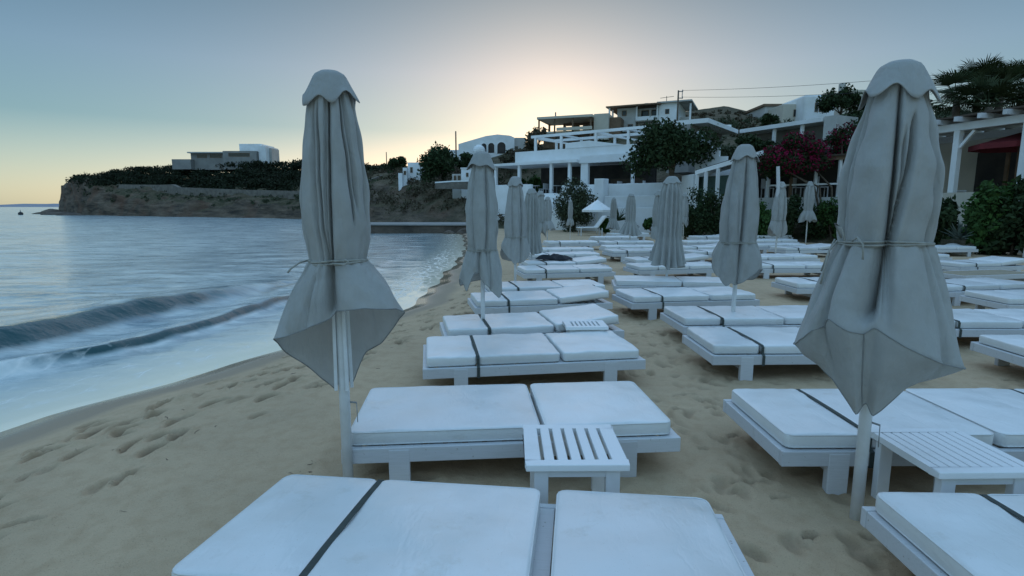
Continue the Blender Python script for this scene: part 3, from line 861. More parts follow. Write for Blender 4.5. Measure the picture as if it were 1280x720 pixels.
def make_flap(name_seed):
    u = empty('beach_umbrella')
    umbrella_pole(u, 2.2, .024, False, pin=False)
    prof = [(2.12, .09), (2.04, .115), (1.85, .15), (1.6, .185), (1.35, .18), (1.22, .165), (1.14, .155)]
    hem = [(0, .16, .80), (20, .2, .74), (55, .22, .60), (95, .22, .72), (130, .24, .8), (180, .2, .78), (230, .24, .74), (262, .26, .72), (282, .26, .84), (305, .22, .66), (330, .17, .92)]
    gr = [(28, 8, .42, -8, .0, 1.1), (-50, 10, .22, 6, -.1, 1.1), (80, 10, .2, 0, -.1, 1.1), (-120, 12, .25, 0, -.1, 1.1), (150, 12, .3, 0, -.1, 1.1)]
    sg = [(-20, 10, .4, 0, -.2, 1.2), (30, 7, .2, 0, -.1, 1.1)]
    _, th, rw, zw = canopy('canopy', M['fabric_dark'], u, prof, hem, gr, name_seed, nth=144, skirt_groove=sg, up=28, dn=18, bulge=.02)
    cap_mesh(M['fabric_dark'], u, 2.22, .17, .16, name_seed + 1, 5, .2)
    rope_ring(u, th, rw, zw, .005)
    return u
def make_pleat(name_seed, flare=.24):
    u = empty('beach_umbrella')
    umbrella_pole(u, 2.2, .022, False, pin=False)
    prof = [(2.1, .12), (1.95, .15), (1.6, .175), (1.3, .175), (1.18, .17), (1.1, .172)]
    hem = [(0, flare * .8, .50), (40, flare, .56), (80, flare, .62), (120, flare, .5), (160, flare * .9, .58), (200, flare, .55), (240, flare, .62), (275, flare * 1.05, .66), (310, flare, .56), (340, flare * .85, .60)]
    _, th, rw, zw = canopy('canopy', M['fabric_dark'], u, prof, hem, [], name_seed, nth=192, folds=(13, .17), up=24, dn=16, rip=.02)
    cap_mesh(M['fabric_dark'], u, 2.21, .13, .15, name_seed + 1, 8, .12)
    return u
def make_small(name_seed):
    u = empty('beach_umbrella')
    umbrella_pole(u, 2.2, .022, False, pin=False)
    prof = [(2.12, .08), (2.0, .12), (1.75, .15), (1.5, .15), (1.3, .135), (1.2, .125)]
    hem = [(0, .2, .86), (30, .24, .74), (60, .22, .88), (90, .26, .76), (125, .22, .86), (160, .25, .72), (200, .23, .86), (235, .26, .75), (270, .24, .84), (300, .26, .74), (335, .22, .82)]
    _, th, rw, zw = canopy('canopy', M['fabric'], u, prof, hem, [], name_seed, nth=120, folds=(6, .18), up=22, dn=14, rip=.04, bulge=.03, smooth_hem=5)
    cap_mesh(M['fabric'], u, 2.21, .16, .13, name_seed + 1, 6, .15)
    rope_ring(u, th, rw, zw, .005)
    return u
protos = {}
makers = {'wide': lambda: make_wide(21), 'flap': lambda: make_flap(31), 'pleat': lambda: make_pleat(41), 'skirt': lambda: make_pleat(45, .36), 'small': lambda: make_small(51)}
ugroup = 'furled umbrellas beside the sunbeds'
def place_umb(kind, px, py_base, py_top, label, rz=0.0, lean=0.0, wide=1.0, h=None):
    p = G(px, py_base); p.z = -.02
    zt = CAMZ + (P(px, py_top, p.y).z - CAMZ)
    s = (zt - p.z) / 2.2 if h is None else h / 2.2
    if kind not in protos:
        protos[kind] = makers[kind](); u = protos[kind]
    else:
        u = copy_tree(protos[kind])
    u.location = p
    u.rotation_euler = (0, lean, face_cam(p) + rz)
    u.scale = (s * wide, s * wide, s)
    tag(u, label, 'umbrella', ugroup)
    return u
place_umb('flap', 604, 433, 192, 'second furled umbrella along the sea side, a grey flap folded over its skirt', 0, 0, 1.0)
place_umb('wide', 644, 372, 222, 'third furled umbrella along the sea side, smooth grey, beside the lounger with a strapped headrest', .5, 0, 1.0)
place_umb('pleat', 664, 341, 236, 'narrow pleated furled umbrella in front of the lounger holding the black cloth', .2)
place_umb('flap', 675, 318, 239, 'furled umbrella just right of the narrow pleated one on the sea side', .9, 0, .95)
place_umb('small', 684, 310, 246, 'last furled umbrella of the sea side cluster, half hidden by its neighbours', .4, 0, 1.1)
place_umb('small', 712.5, 299, 250, 'small lone furled umbrella standing in front of the big rounded bush', 1.3, 0, .85)
place_umb('wide', 914, 423, 183, 'grey furled umbrella left of the biggest one, with one dark vertical crease', 0, .012, 1.0)
place_umb('pleat', 832, 367, 221, 'dark closely pleated furled umbrella with a rounded cap, near the dark round tree', 0, .015, 1.12)
place_umb('flap', 821, 328, 238, 'furled umbrella half hidden at the left edge of the dark pleated one', 1.9, 0, 1.0)
place_umb('wide', 853.5, 300, 242, 'grey furled umbrella behind the right edge of the dark pleated one, against the hedge', 1.2, 0, .95)
place_umb('skirt', 787, 310, 242, 'furled umbrella with a spread pleated skirt like a bell', .3, 0, 1.0)
place_umb('skirt', 766, 299, 247, 'furled umbrella just left of the bell skirted one', 1.1, 0, .85)
place_umb('small', 802, 286, 245, 'small distant furled umbrella right of the bell skirted one, before the white terrace', .2, 0, .75)
place_umb('wide', 968.5, 325, 228, 'furled umbrella slid down a leaning white post that sticks out above it', .7, .02, .95)
place_umb('small', 1007, 304, 227, 'furled umbrella with a ruffled skirt against the dark hedge, left of the biggest umbrella', 0, 0, 1.0)
place_umb('flap', 899, 296, 243, 'furled umbrella mostly hidden behind the left side of the creased one', 2.4, 0, .9)
place_umb('small', 941, 297, 246, 'furled umbrella mostly hidden behind the right side of the creased one', 2.0, 0, .9)
place_umb('wide', 1302, 380, 190, 'furled umbrella cut off by the right edge of the photo, only its skirt showing', 2.2, 0, 1.1)

# post that sticks up through the slipped umbrella
pp = G(968.5, 325)
mb = MB(); a_ = P(973, 236, pp.y - .05); b_ = P(972.5, 208, pp.y - .05); c_ = P(968, 292, pp.y)
mb.tube([c_, a_, b_], [.05, .055, .05], 8)
tag(mb.build('wooden_post', M['paint'], None, False), 'leaning white post rising above the slipped umbrella by the hedge', 'post')

# open parasol by the terrace with a white deck chair below
base = P(746, 288, 33.0); base.z = 0
pz = empty('open_parasol', base)
tag(pz, 'pale open parasol near the white terrace beyond the last sunbeds', 'umbrella')
hh_ = P(746, 250, 33).z
mb = MB(); mb.tube([(0, 0, -.2), (0, 0, hh_)], .025, 8); mb.build('pole', M['pole'], pz, True)
mb = MB(); n = 8
top = (0, 0, hh_ + .02); low = hh_ - .58
V = [top] + [(math.cos(2 * PI * k / n + .2) * .95, math.sin(2 * PI * k / n + .2) * .95, low) for k in range(n)] + [(math.cos(2 * PI * k / n + .2) * .95, math.sin(2 * PI * k / n + .2) * .95, low - .12) for k in range(n)]
Fc = [(0, 1 + k, 1 + (k + 1) % n) for k in range(n)] + [(1 + k, 9 + k, 9 + (k + 1) % n, 1 + (k + 1) % n) for k in range(n)]
mb.add(V, Fc); o = mb.build('canopy', M['cushion'], pz); md = o.modifiers.new('cloth_thickness', 'SOLIDIFY'); md.thickness = .01
mb = MB()
for k in range(n):
    a = 2 * PI * k / n + .2
    mb.bar((0, 0, hh_ - .03), (math.cos(a) * .93, math.sin(a) * .93, low - .02), .015)
mb.build('ribs', M['pole'], pz)
dc_p = P(741, 290, 31.0); dc_p.z = 0
dc = empty('deck_chair', dc_p, R(8))
tag(dc, 'white deck chair with a raised back under the open parasol', 'deck chair')
mb = MB(); mb.hexa([(-.9, -.3, .42), (.15, -.3, .42), (.15, .3, .42), (-.9, .3, .42), (-.9, -.3, .48), (.15, -.3, .5), (.15, .3, .5), (-.9, .3, .48)]); mb.build('seat', M['cushion'], dc, bevel=.02)
mb = MB(); mb.hexa([(.1, -.3, .44), (.2, -.3, .42), (.2, .3, .42), (.1, .3, .44), (.62, -.3, 1.12), (.72, -.3, 1.08), (.72, .3, 1.08), (.62, .3, 1.12)]); mb.build('backrest', M['cushion'], dc, bevel=.02)
for sx_ in (-.75, .45):
    for sy_ in (-.27, .27):
        mb = MB(); mb.bar((sx_, sy_, -.05), (sx_, sy_, .43), .05); mb.build('leg', M['paint'], dc)

# ------------------------------------------------------------------ sunbeds
BL, BW = 1.92, .80
ZF0, ZF1, ZC = .145, .235, .325      # frame underside, frame top, cushion top

def cushion_mesh(name, L, W, T, seed, parent, piping=False):
    """padded slab with rounded corners; origin at the hinge end (x=0), bottom z=0"""
    nx, ny = 24, 20
    r_ = np.random.default_rng(seed)
    bm = bmesh.new()
    bmesh.ops.create_cube(bm, size=1)
    for v in bm.verts:
        v.co = Vector(((v.co.x + .5) * L, v.co.y * W, (v.co.z + .5) * T))
    ve = [e for e in bm.edges if abs(e.verts[0].co.z - e.verts[1].co.z) > .01]
    bmesh.ops.bevel(bm, geom=ve, offset=.045, segments=5, profile=.6, affect='EDGES')
    he = [e for e in bm.edges if abs(e.verts[0].co.z - e.verts[1].co.z) < 1e-5 and len(e.link_faces) == 2 and abs(e.link_faces[0].normal.z - e.link_faces[1].normal.z) > .5]
    bmesh.ops.bevel(bm, geom=he, offset=.013, segments=3, profile=.55, affect='EDGES')
    # slice for puffing
    for k in range(1, nx):
        g_ = bm.verts[:] + bm.edges[:] + bm.faces[:]
        bmesh.ops.bisect_plane(bm, geom=g_, plane_co=(L * k / nx, 0, 0), plane_no=(1, 0, 0))
    for k in range(1, ny):
        g_ = bm.verts[:] + bm.edges[:] + bm.faces[:]
        bmesh.ops.bisect_plane(bm, geom=g_, plane_co=(0, W * (k / ny - .5), 0), plane_no=(0, 1, 0))
    sx, sy = r_.uniform(0, 50, 2)
    for v in bm.verts:
        a = 2 * v.co.x / L - 1; c = 2 * v.co.y / W
        pf = (1 - abs(a) ** 3) * (1 - abs(c) ** 3)
        n1 = float(fbm(np.array(v.co.x * 5 + sx), np.array(v.co.y * 5 + sy), 3, seed))
        n2 = float(fbm(np.array(v.co.x * 14 + sx), np.array(v.co.y * 14 + sy), 2, seed + 5))
        if v.co.z > T * .5:
            v.co.z += .014 * pf + .020 * n1 + .006 * n2 * (1 - pf)
        m_ = math.sin(PI * min(1, max(0, v.co.z / T)))
        if abs(c) > .9: v.co.y += math.copysign((.007 + .012 * n1) * m_, c)
        if abs(a) > .9: v.co.x += math.copysign((.004 + .008 * n1) * m_, a)
    me = bpy.data.meshes.new(name); bm.to_mesh(me); bm.free()
    me.polygons.foreach_set('use_smooth', [True] * len(me.polygons))
    me.materials.append(M['cushion'])
    o = bpy.data.objects.new(name, me); COL.objects.link(o); o.parent = parent
    if piping:
        q = MB(); c_ = .042
        for z in (T * .93, T * .10):
            pts = []
            for (cx, cy, a0) in ((L - c_, W / 2 - c_, 0), (c_, W / 2 - c_, 90), (c_, -W / 2 + c_, 180), (L - c_, -W / 2 + c_, 270)):
                for k in range(4):
                    a = R(a0 + 30 * k); pts.append((cx + math.cos(a) * (c_ - .001), cy + math.sin(a) * (c_ + .003), z))
            pts.append(pts[0]); q.tube(pts, .0042, 6, False)
        q.build('piping', M['cushion'], o, True)
    return o

def make_bed(kind, seed, strap=True, raise_=0, split=(.44, .74), piping=False, strap2=False, bare=False, hgap=0.0):
    """x from foot (-) to head (+); near side -y"""
    u = empty('sun_lounger')
    fl = BL / 2 + .035; fw = BW / 2 + .012
    for s in (-1, 1):
        mb = MB(); mb.box(-fl, s * fw - .02, ZF0, fl, s * fw + .02, ZF1); mb.build('side_rail', M['paint'], u, bevel=.005)
    for s in (-1, 1):
        mb = MB(); mb.box(s * (fl - .02) - .019, -fw + .0225, ZF0 + .004, s * (fl - .02) + .019, fw - .0225, ZF1 - .003); mb.build('end_board', M['paint'], u, bevel=.004)
    for sx_ in (-1, 1):
        for sy_ in (-1, 1):
            mb = MB(); xc = sx_ * (BL / 2 - .29); yc = sy_ * (fw - .004)
            mb.box(xc - .06, yc - .024 + sy_ * .003, -.06, xc + .06, yc + .024 + sy_ * .003, ZF1 - .012); mb.build('leg', M['paint'], u, bevel=.005)
        mb = MB(); mb.bar((sx_ * (BL / 2 - .29), -fw + .03, .10), (sx_ * (BL / 2 - .29), fw - .03, .10), .03, .06); mb.build('crossbar', M['paint'], u)
    mb = MB(); mb.bar((BL / 2 - .33, .18, .05), (BL / 2 - .62, .18, .17), .03, .03); mb.build('brace', M['tan'], u)
    mb = MB(); n = 17
    for k in range(n):
        x = -fl + .06 + k * (2 * fl - .12) / (n - 1)
        mb.box(x - .042, -fw + .022, ZF1 - .026, x + .042, fw - .022, ZF1 - .004)
    mb.build('slat_deck', M['tan'] if bare else M['paint'], u)
    if bare: return u
    f_, s_ = split
    T_ = ZC - ZF1 - .006
    x0 = -BL / 2; z0 = ZF1 + .003
    g_ = .012
    if f_ > 0:
        c = cushion_mesh('foot_cushion', f_ - g_, BW - .01, T_, seed, u, piping); c.location = (x0, 0, z0)
    c = cushion_mesh('seat_cushion', s_ - g_, BW - .01, T_, seed + 1, u, piping); c.location = (x0 + f_ + .004, 0, z0)
    hl = BL - f_ - s_ - hgap * 1.7
    c = cushion_mesh('head_cushion', hl - g_ - .02, BW - .01, T_, seed + 2, u, piping); c.location = (x0 + f_ + s_ + .022 + hgap, .0, z0)
    if raise_:
        c.rotation_euler = (0, -R(raise_), 0); c.location.z += .012
        mb = MB(); a = R(raise_)
        mb.box(0, -BW / 2 + .02, -.014, hl - .03, BW / 2 - .02, -.002); q = mb.build('backrest_board', M['paint'], u); q.location = c.location; q.rotation_euler = c.rotation_euler
        mb = MB(); mb.bar((x0 + f_ + s_ + hl * .8, .25, ZF1 - .02), (x0 + f_ + s_ + hl * .75, .25, ZF1 + hl * .75 * math.sin(a)), .025); mb.bar((x0 + f_ + s_ + hl * .8, -.25, ZF1 - .02), (x0 + f_ + s_ + hl * .75, -.25, ZF1 + hl * .75 * math.sin(a)), .025); mb.build('backrest_prop', M['paint'], u)
    def band(xc, w=.026):
        mb = MB(); yo = fw + .0245; zt = ZC - .003; zb = ZF0 - .004; th_ = .003; yi = BW / 2 + .004
        path = [(-yo + 0.0, zb), (-yo, ZF1 - .004), (-yi, ZF1 + .012), (-yi, zt - .02), (-yi + .018, zt - .001), (-BW * .25, zt + .004), (0, zt + .005), (BW * .25, zt + .004), (yi - .018, zt - .001), (yi, zt - .02), (yi, ZF1 + .012), (yo, ZF1 - .004), (yo, zb), (0, zb - .002)]
        V = []; Fc = []
        for (y, z) in path: V += [(xc - w / 2, y, z), (xc + w / 2, y, z)]
        k = len(path)
        for i in range(k):
            j = (i + 1) % k; Fc.append((2 * i, 2 * i + 1, 2 * j + 1, 2 * j))
        mb.add(V, Fc); o = mb.build('strap', M['strap'], u); md = o.modifiers.new('t', 'SOLIDIFY'); md.thickness = .003; md.offset = 1
    if strap: band(x0 + f_)
    if strap2: band(x0 + f_ + s_ + hl * .72, .024)
    return u

bgroup = 'white sun loungers set out in rows on the sand'
bed_protos = {}
bed_specs = {
 'first': dict(seed=1, strap=True, split=(.45, .73), piping=True, hgap=.045),
 'two': dict(seed=11, strap=False, split=(0, 1.12), piping=True),
 'flat': dict(seed=21, strap=True, split=(.44, .74)),
 'raised': dict(seed=31, strap=True, raise_=5.5, split=(.44, .72)),
 'double': dict(seed=41, strap=True, strap2=True, split=(.44, .74)),
 'near': dict(seed=61, strap=True, split=(.47, .74), piping=True),
 'plain': dict(seed=71, strap=False, split=(.44, .74)),
 'bare': dict(seed=81, bare=True),
}
jit = random.Random(77)
def bed(kind, label, left=None, right=None, ang=None, far_left=None, dz=0.0, far_right=None, dx=0.0):
    if kind not in bed_protos:
        bed_protos[kind] = make_bed(kind, **bed_specs[kind]); u = bed_protos[kind]
    else:
        u = copy_tree(bed_protos[kind])
        for ch in u.children:
            if 'cushion' in ch.name:
                ch.location.x += jit.uniform(-.006, .006); ch.location.y += jit.uniform(-.01, .01); ch.rotation_euler.z += R(jit.uniform(-.8, .8))
    zt = ZC + dz
    side = -1
    if far_left is not None:
        left, right, side = far_left, far_right, 1
    a = G(left[0], left[1], zt) if left else None
    b = G(right[0], right[1], zt) if right else None
    if ang is None:
        an = math.atan2(b.y - a.y, b.x - a.x)
        an = max(-.2, min(.2, an))
    else:
        an = R(ang)
    ux = Vector((math.cos(an), math.sin(an), 0)); uy = Vector((-math.sin(an), math.cos(an), 0))
    if a is not None and b is not None:
        mid = (a + b) / 2
    elif a is not None:
        mid = a + ux * (BL / 2)
    else:
        mid = b - ux * (BL / 2)
    c = mid - uy * side * (BW / 2) + ux * dx
    gz = float(Z[np.searchsorted(ys, c.y) - 1, np.searchsorted(xs, c.x) - 1]) if c.y < 40 else 0
    u.location = (c.x, c.y, dz)
    u.rotation_euler = (0, 0, an)
    tag(u, label, 'sun lounger', bgroup)
    return u
b1_ = bed('first', 'nearest white lounger at the bottom, a gap between seat and head cushions', far_left=(352, 600), far_right=(900, 619))
b1_.rotation_euler = (R(-3.5), 0, R(-6.5)); b1_.location.z += .03; b1_.scale = (1.04, 1, 1); b1_.location.x -= .03
bed('two', 'white lounger behind the slotted table, with one long and one short cushion, no strap', (445, 540), (833, 527))
bed('flat', 'flat strapped lounger behind the two cushion one, right of the flap skirted umbrella pole', (545, 447), (791, 437))
bed('raised', 'lounger with a raised head end beside the small distant white table', (570, 413), (766, 402))
bed('raised', 'slightly raised lounger touching the one strapped at its head end, sea side row', (611, 376), (749, 371))
bed('double', 'sea side lounger with a second dark strap around its head cushion', (625, 362), (746, 355))
bed('flat', 'flat sea side lounger directly in front of the one holding the black cloth', (663, 338), (760, 334))
bed('raised', 'sea side lounger with the black cloth lying on it', (665, 331), (752, 325))
bed('flat', 'sea side lounger directly behind the one holding the black cloth', (667, 320), (748, 315))
bed('plain', 'strapless sea side lounger, second behind the black cloth', (670, 312.5), (740, 309.5))
bed('flat', 'last lounger of the sea side row, in front of the lone small umbrella', (686, 303.5), (746, 300.5))
# middle rows
bed('near', 'strapped white lounger under the biggest umbrella, left of the finely slatted table', (984, 543), ang=0.5)
bed('flat', 'strapped lounger right behind the one under the biggest umbrella', (895, 432), ang=1.5)
bed('flat', 'lounger with the pole of the creased umbrella in front of it', (857, 398), ang=2.5)
bed('flat', 'lounger with a dark strap standing free on legs before the dark pleated umbrella', (790, 371), (948, 367))
bed('two', 'strapless lounger touching the back of the free standing strapped one', (781, 351), (902, 353))
bed('plain', 'lounger just behind the skirt of the dark pleated umbrella, left part showing', (808, 333), (893, 331))
bed('raised', 'raised lounger half hidden behind the skirt of the dark pleated umbrella', (796, 324.5), (886, 323))
bed('flat', 'strapped lounger with a thick leg, left of the dark pleated umbrella skirt', (771, 313.5), (838, 312))
bed('plain', 'long pale lounger behind the thick legged one, aisle side', (760, 308), (828, 307.5))
bed('flat', 'lounger below the bell skirted umbrella', (756, 302.5), (820, 301.5))
bed('plain', 'lounger beside the pole of the umbrella left of the bell skirted one', (742, 296.5), (800, 295.5))
bed('plain', 'furthest lounger in front of the white terrace', (762, 292), (815, 291))
bed('flat', 'lounger seen between the dark pleated umbrella and the creased one, lowest of four there', (866, 315), (942, 313))
bed('raised', 'lounger seen between the dark pleated umbrella and the creased one, second from bottom there', (854, 309), (925, 307.5))
bed('plain', 'lounger seen between the dark pleated umbrella and the creased one, third from bottom there', (857, 302), (920, 300.5))
bed('raised', 'lounger seen between the dark pleated umbrella and the creased one, topmost by the hedge', (868, 296), (925, 294.5))
# right rows
bed('flat', 'strapped lounger right of the creased umbrella skirt, on the left of the biggest umbrella', (951, 331), (1041, 331))
bed('plain', 'lounger around the pole of the slipped umbrella', (949, 321), (1000, 319.5), dx=.2)
bed('raised', 'long lounger turned askew below the ruffled umbrella', (975, 314), (1052, 305.5))
bed('plain', 'lounger by the hedge left of the slipped umbrella, front one', (945, 306), (1010, 305))
bed('plain', 'lounger by the hedge left of the slipped umbrella, middle one', (941, 300.5), (1000, 299.5))
bed('plain', 'lounger by the hedge left of the slipped umbrella, back one', (939, 294.5), (993, 294))
bed('flat', 'strapped lounger foot sticking out left behind the biggest umbrella', (998, 354), ang=2)
bed('flat', 'strapped lounger right of the biggest umbrella, its strap over the near edge', (1150, 401), ang=-1)
bed('flat', 'turned lounger with a strapped corner right of the biggest umbrella', (1163, 367), (1300, 347))
bed('bare', 'lounger without cushions showing tan slats, on the right before the leafy bushes', (1190, 346), (1310, 331))
bed('plain', 'lounger on legs behind the right shoulder of the biggest umbrella skirt', (1110, 321), (1190, 317))
bed('plain', 'low pale lounger in front of the agave by the leafy bushes', (1150, 309), (1228, 308), dx=0)
bed('raised', 'lounger with a raised pale head at the right edge below the bushes', (1200, 331), (1285, 326))
bed('plain', 'lounger foot cut off by the right edge, level with the tan slatted one', (1263, 373), ang=0)
bed('plain', 'lounger corner cut off by the right edge below the strapped one', far_left=(1222, 417), ang=-2)
bed('near', 'lounger cut off by the bottom right corner of the photo, thick rounded foot cushion', far_left=(1094, 614), ang=-1.5)
bed('flat', 'lounger at the right edge beside the finely slatted table', (1324, 543), ang=0.5)

# black cloth on a sea side lounger
q = G(694, 327, ZC)
mb = MB(); n = 26
vv = []
for i in range(n):
    for j in range(n):
        a = i / (n - 1) * 2 - 1; c = j / (n - 1) * 2 - 1
        x = a * .36 * (1 + .25 * math.sin(3 * c + 1)); y = c * .22 * (1 + .3 * math.sin(2.3 * a))
        e = max(0, 1 - max(abs(a), abs(c)) ** 4)
        h = .012 + e * (.05 + .10 * max(0, float(fbm(np.array(a * 1.8 + 5), np.array(c * 1.8), 3, 5)) + .25) + .03 * math.sin(7 * a + 3 * c))
        vv.append((x, y, h))
mb.add(vv, [(i * n + j, (i + 1) * n + j, (i + 1) * n + j + 1, i * n + j + 1) for i in range(n - 1) for j in range(n - 1)])
o = mb.build('crumpled_cloth', M['black_cloth'], None, True); o.location = (q.x, q.y + .3, ZC + .02)
md = o.modifiers.new('t', 'SOLIDIFY'); md.thickness = .01; md.offset = 0
tag(o, 'crumpled black cloth left lying on a sea side lounger', 'cloth')

# ------------------------------------------------------------------ side tables
def side_table(name, w, d, h, nslots, along, label, loc, rz, mat):
    u = empty(name, loc, rz)
    # rim frame + slats: slots run along y
    rim = .055
    zt0, zt1 = h - .034, h
    mb = MB()
    mb.box(-w / 2, -d / 2, zt0, w / 2, -d / 2 + rim, zt1); mb.box(-w / 2, d / 2 - rim, zt0, w / 2, d / 2, zt1)
    iw = w - .0
    n = nslots + 1
    gap = .018 if nslots < 8 else .007
    if nslots < 8:
        edge = .075
        sw = (w - 2 * edge - nslots * gap) / (nslots - 1)
        x = -w / 2
        cuts = [(-w / 2, -w / 2 + edge)]
        x = -w / 2 + edge + gap
        for k in range(nslots - 1):
            cuts.append((x, x + sw)); x += sw + gap
        cuts.append((w / 2 - edge, w / 2))
    else:
        sw = (w - nslots * gap) / n
        cuts = [(-w / 2 + k * (sw + gap), -w / 2 + k * (sw + gap) + sw) for k in range(n)]
    for (a, b) in cuts: mb.box(a, -d / 2 + rim, zt0, b, d / 2 - rim, zt1)
    bm = bmesh.new()
    o = mb.build('tabletop', mat, u)
    bm.from_mesh(o.data); bmesh.ops.remove_doubles(bm, verts=bm.verts, dist=.0001)
    # drop internal faces left between butted pieces
    seen = {}
    for f in bm.faces: seen.setdefault(tuple(sorted(v.index for v in f.verts)), []).append(f)
    bmesh.ops.delete(bm, geom=[f for fs in seen.values() if len(fs) > 1 for f in fs], context='FACES')
    bm.to_mesh(o.data); bm.free()
    b_ = o.modifiers.new('bevel', 'BEVEL'); b_.width = .004; b_.segments = 2; b_.limit_method = 'ANGLE'
    for s in (-1, 1):
        mb = MB(); mb.box(-w / 2 + .05, s * (d / 2 - .045) - .01, zt0 - .045, w / 2 - .05, s * (d / 2 - .045) + .01, zt0 - .001); mb.build('apron', mat, u)
    for sx_ in (-1, 1):
        for sy_ in (-1, 1):
            mb = MB(); x = sx_ * (w / 2 - .075); y = sy_ * (d / 2 - .05)
            mb.box(x - .035, y - .022, -.06, x + .035, y + .022, zt0 - .002); mb.build('leg', mat, u, bevel=.004)
    return u
ht = .375
c4 = [G(660, 527, ht), G(769, 526, ht), G(783, 586, ht), G(648, 588, ht)]
ctr = sum(c4, Vector()) / 4
print('T1', ctr, (c4[1] - c4[0]).length, (c4[2] - c4[3]).length, (c4[0] - c4[3]).length)
tag(side_table('side_table', .50, .50, ht, 6, 0, 'small white side table with six long slots between the two nearest loungers', (ctr.x, ctr.y, 0), R(.6), M['table']), 'small white side table with six long slots between the two nearest loungers', 'side table')
c4 = [G(1097, 533, ht), G(1200, 538, ht), G(1300, 590, ht), G(1158, 590, ht)]
ctr = sum(c4, Vector()) / 4
print('T2', ctr, (c4[1] - c4[0]).length, (c4[2] - c4[3]).length, (c4[0] - c4[3]).length)
tag(side_table('side_table', .50, .52, ht, 9, 0, '', (ctr.x, ctr.y, 0), R(1), M['table']), 'low white table with many fine slots right of the biggest umbrella pole', 'side table')
c4 = [G(705, 397, ht + .02), G(757, 396, ht + .02), G(759, 407, ht + .02), G(703, 409, ht + .02)]
ctr = sum(c4, Vector()) / 4
print('T3', ctr, (c4[1] - c4[0]).length, (c4[2] - c4[3]).length)
t3 = side_table('side_table', .44, .34, ht + .0, 7, 0, '', (ctr.x, ctr.y, 0), R(2), M['table'])
tag(t3, 'small white slatted table by the lounger with the raised head end', 'side table')
for b_ in [o for o in SC.objects if o.name.startswith('sun_lounger')][:12]:
    print('BED', b_.name, [round(q, 2) for q in b_.location], round(math.degrees(b_.rotation_euler.z), 1))
# ------------------------------------------------------------------ foliage
def leaf_cloud(clumps, n, size, seed, shell=.5, flat=.0, aspect=.55):
    r_ = np.random.default_rng(seed)
    cl = np.array(clumps, float)
    w = cl[:, 3] * cl[:, 4] * cl[:, 5]; w = w ** (2 / 3); w /= w.sum()
    k = r_.choice(len(cl), n, p=w)
    d = r_.normal(size=(n, 3)); d /= np.linalg.norm(d, axis=1)[:, None]
    rad = (shell + (1 - shell) * r_.random(n)) * (1 + .13 * r_.normal(size=n))
    p = cl[k, :3] + d * rad[:, None] * cl[k, 3:6]
    a = r_.normal(size=(n, 3)); a /= np.linalg.norm(a, axis=1)[:, None]
    b = np.cross(a, r_.normal(size=(n, 3))); b /= np.linalg.norm(b, axis=1)[:, None]
    s = size * (.6 + .8 * r_.random(n))[:, None]
    c = np.cross(a, b)
    v = np.stack([p - a * s, p + b * s * aspect + c * s * .15, p + a * s, p - b * s * aspect + c * s * .15], 1).reshape(-1, 3)
    return v

def cloud_obj(name, v, mat, parent=None):
    n = len(v) // 4
    me = bpy.data.meshes.new(name)
    me.vertices.add(len(v)); me.vertices.foreach_set('co', v.astype(np.float32).ravel())
    me.loops.add(len(v)); me.loops.foreach_set('vertex_index', np.arange(len(v), dtype=np.int32))
    me.polygons.add(n); me.polygons.foreach_set('loop_start', np.arange(0, len(v), 4, dtype=np.int32))
    me.update(calc_edges=True)
    me.materials.append(mat)
    o = bpy.data.objects.new(name, me); COL.objects.link(o)
    if parent: o.parent = parent
    return o

def crown_clumps(rx, ry, rz, k, seed, cz=0.0, size=(.26, .45), low=-.5):
    r = random.Random(seed); out = []
    while len(out) < k:
        d = Vector((r.gauss(0, 1), r.gauss(0, 1), r.gauss(0, 1))).normalized()
        if d.z < low: continue
        f = r.uniform(.35, .86); s = r.uniform(*size)
        out.append((d.x * rx * f, d.y * ry * f, cz + d.z * rz * f, rx * s, ry * s, rz * s))
    return out

def tree(name, label, loc, cz, rx, ry, rz, k, n, leafs, mat, seed, trunk=.12, trunk_z0=-.5, low=-.5, cat='tree', group=None, size=(.26, .45)):
    u = empty(name, loc)
    tag(u, label, cat, group)
    cl = crown_clumps(rx, ry, rz, k, seed, cz, size, low)
    cloud_obj('crown', leaf_cloud(cl, n, leafs, seed, .35), mat, u)
    mb = MB(); r = random.Random(seed + 1)
    top = cz - rz * .35
    mb.tube([(0, 0, trunk_z0), (r.uniform(-.05, .05), 0, top * .5), (r.uniform(-.1, .1), r.uniform(-.1, .1), top), (0, 0, cz + rz * .3)], [trunk * 1.25, trunk, trunk * .7, trunk * .25], 8)
    for c in cl[:7]:
        mb.tube([(0, 0, top * r.uniform(.6, .95)), (c[0] * .5, c[1] * .5, (top + c[2]) / 2 + .1), (c[0], c[1], c[2])], [trunk * .5, trunk * .33, trunk * .12], 6)
    mb.build('trunk', M['bark'], u, True)
    return u

def loc_px(px, Y):
    return ((px - 640) / F * .989 * Y, Y)
def at(px, Y, z): x, y = loc_px(px, Y); return (x, y, z)

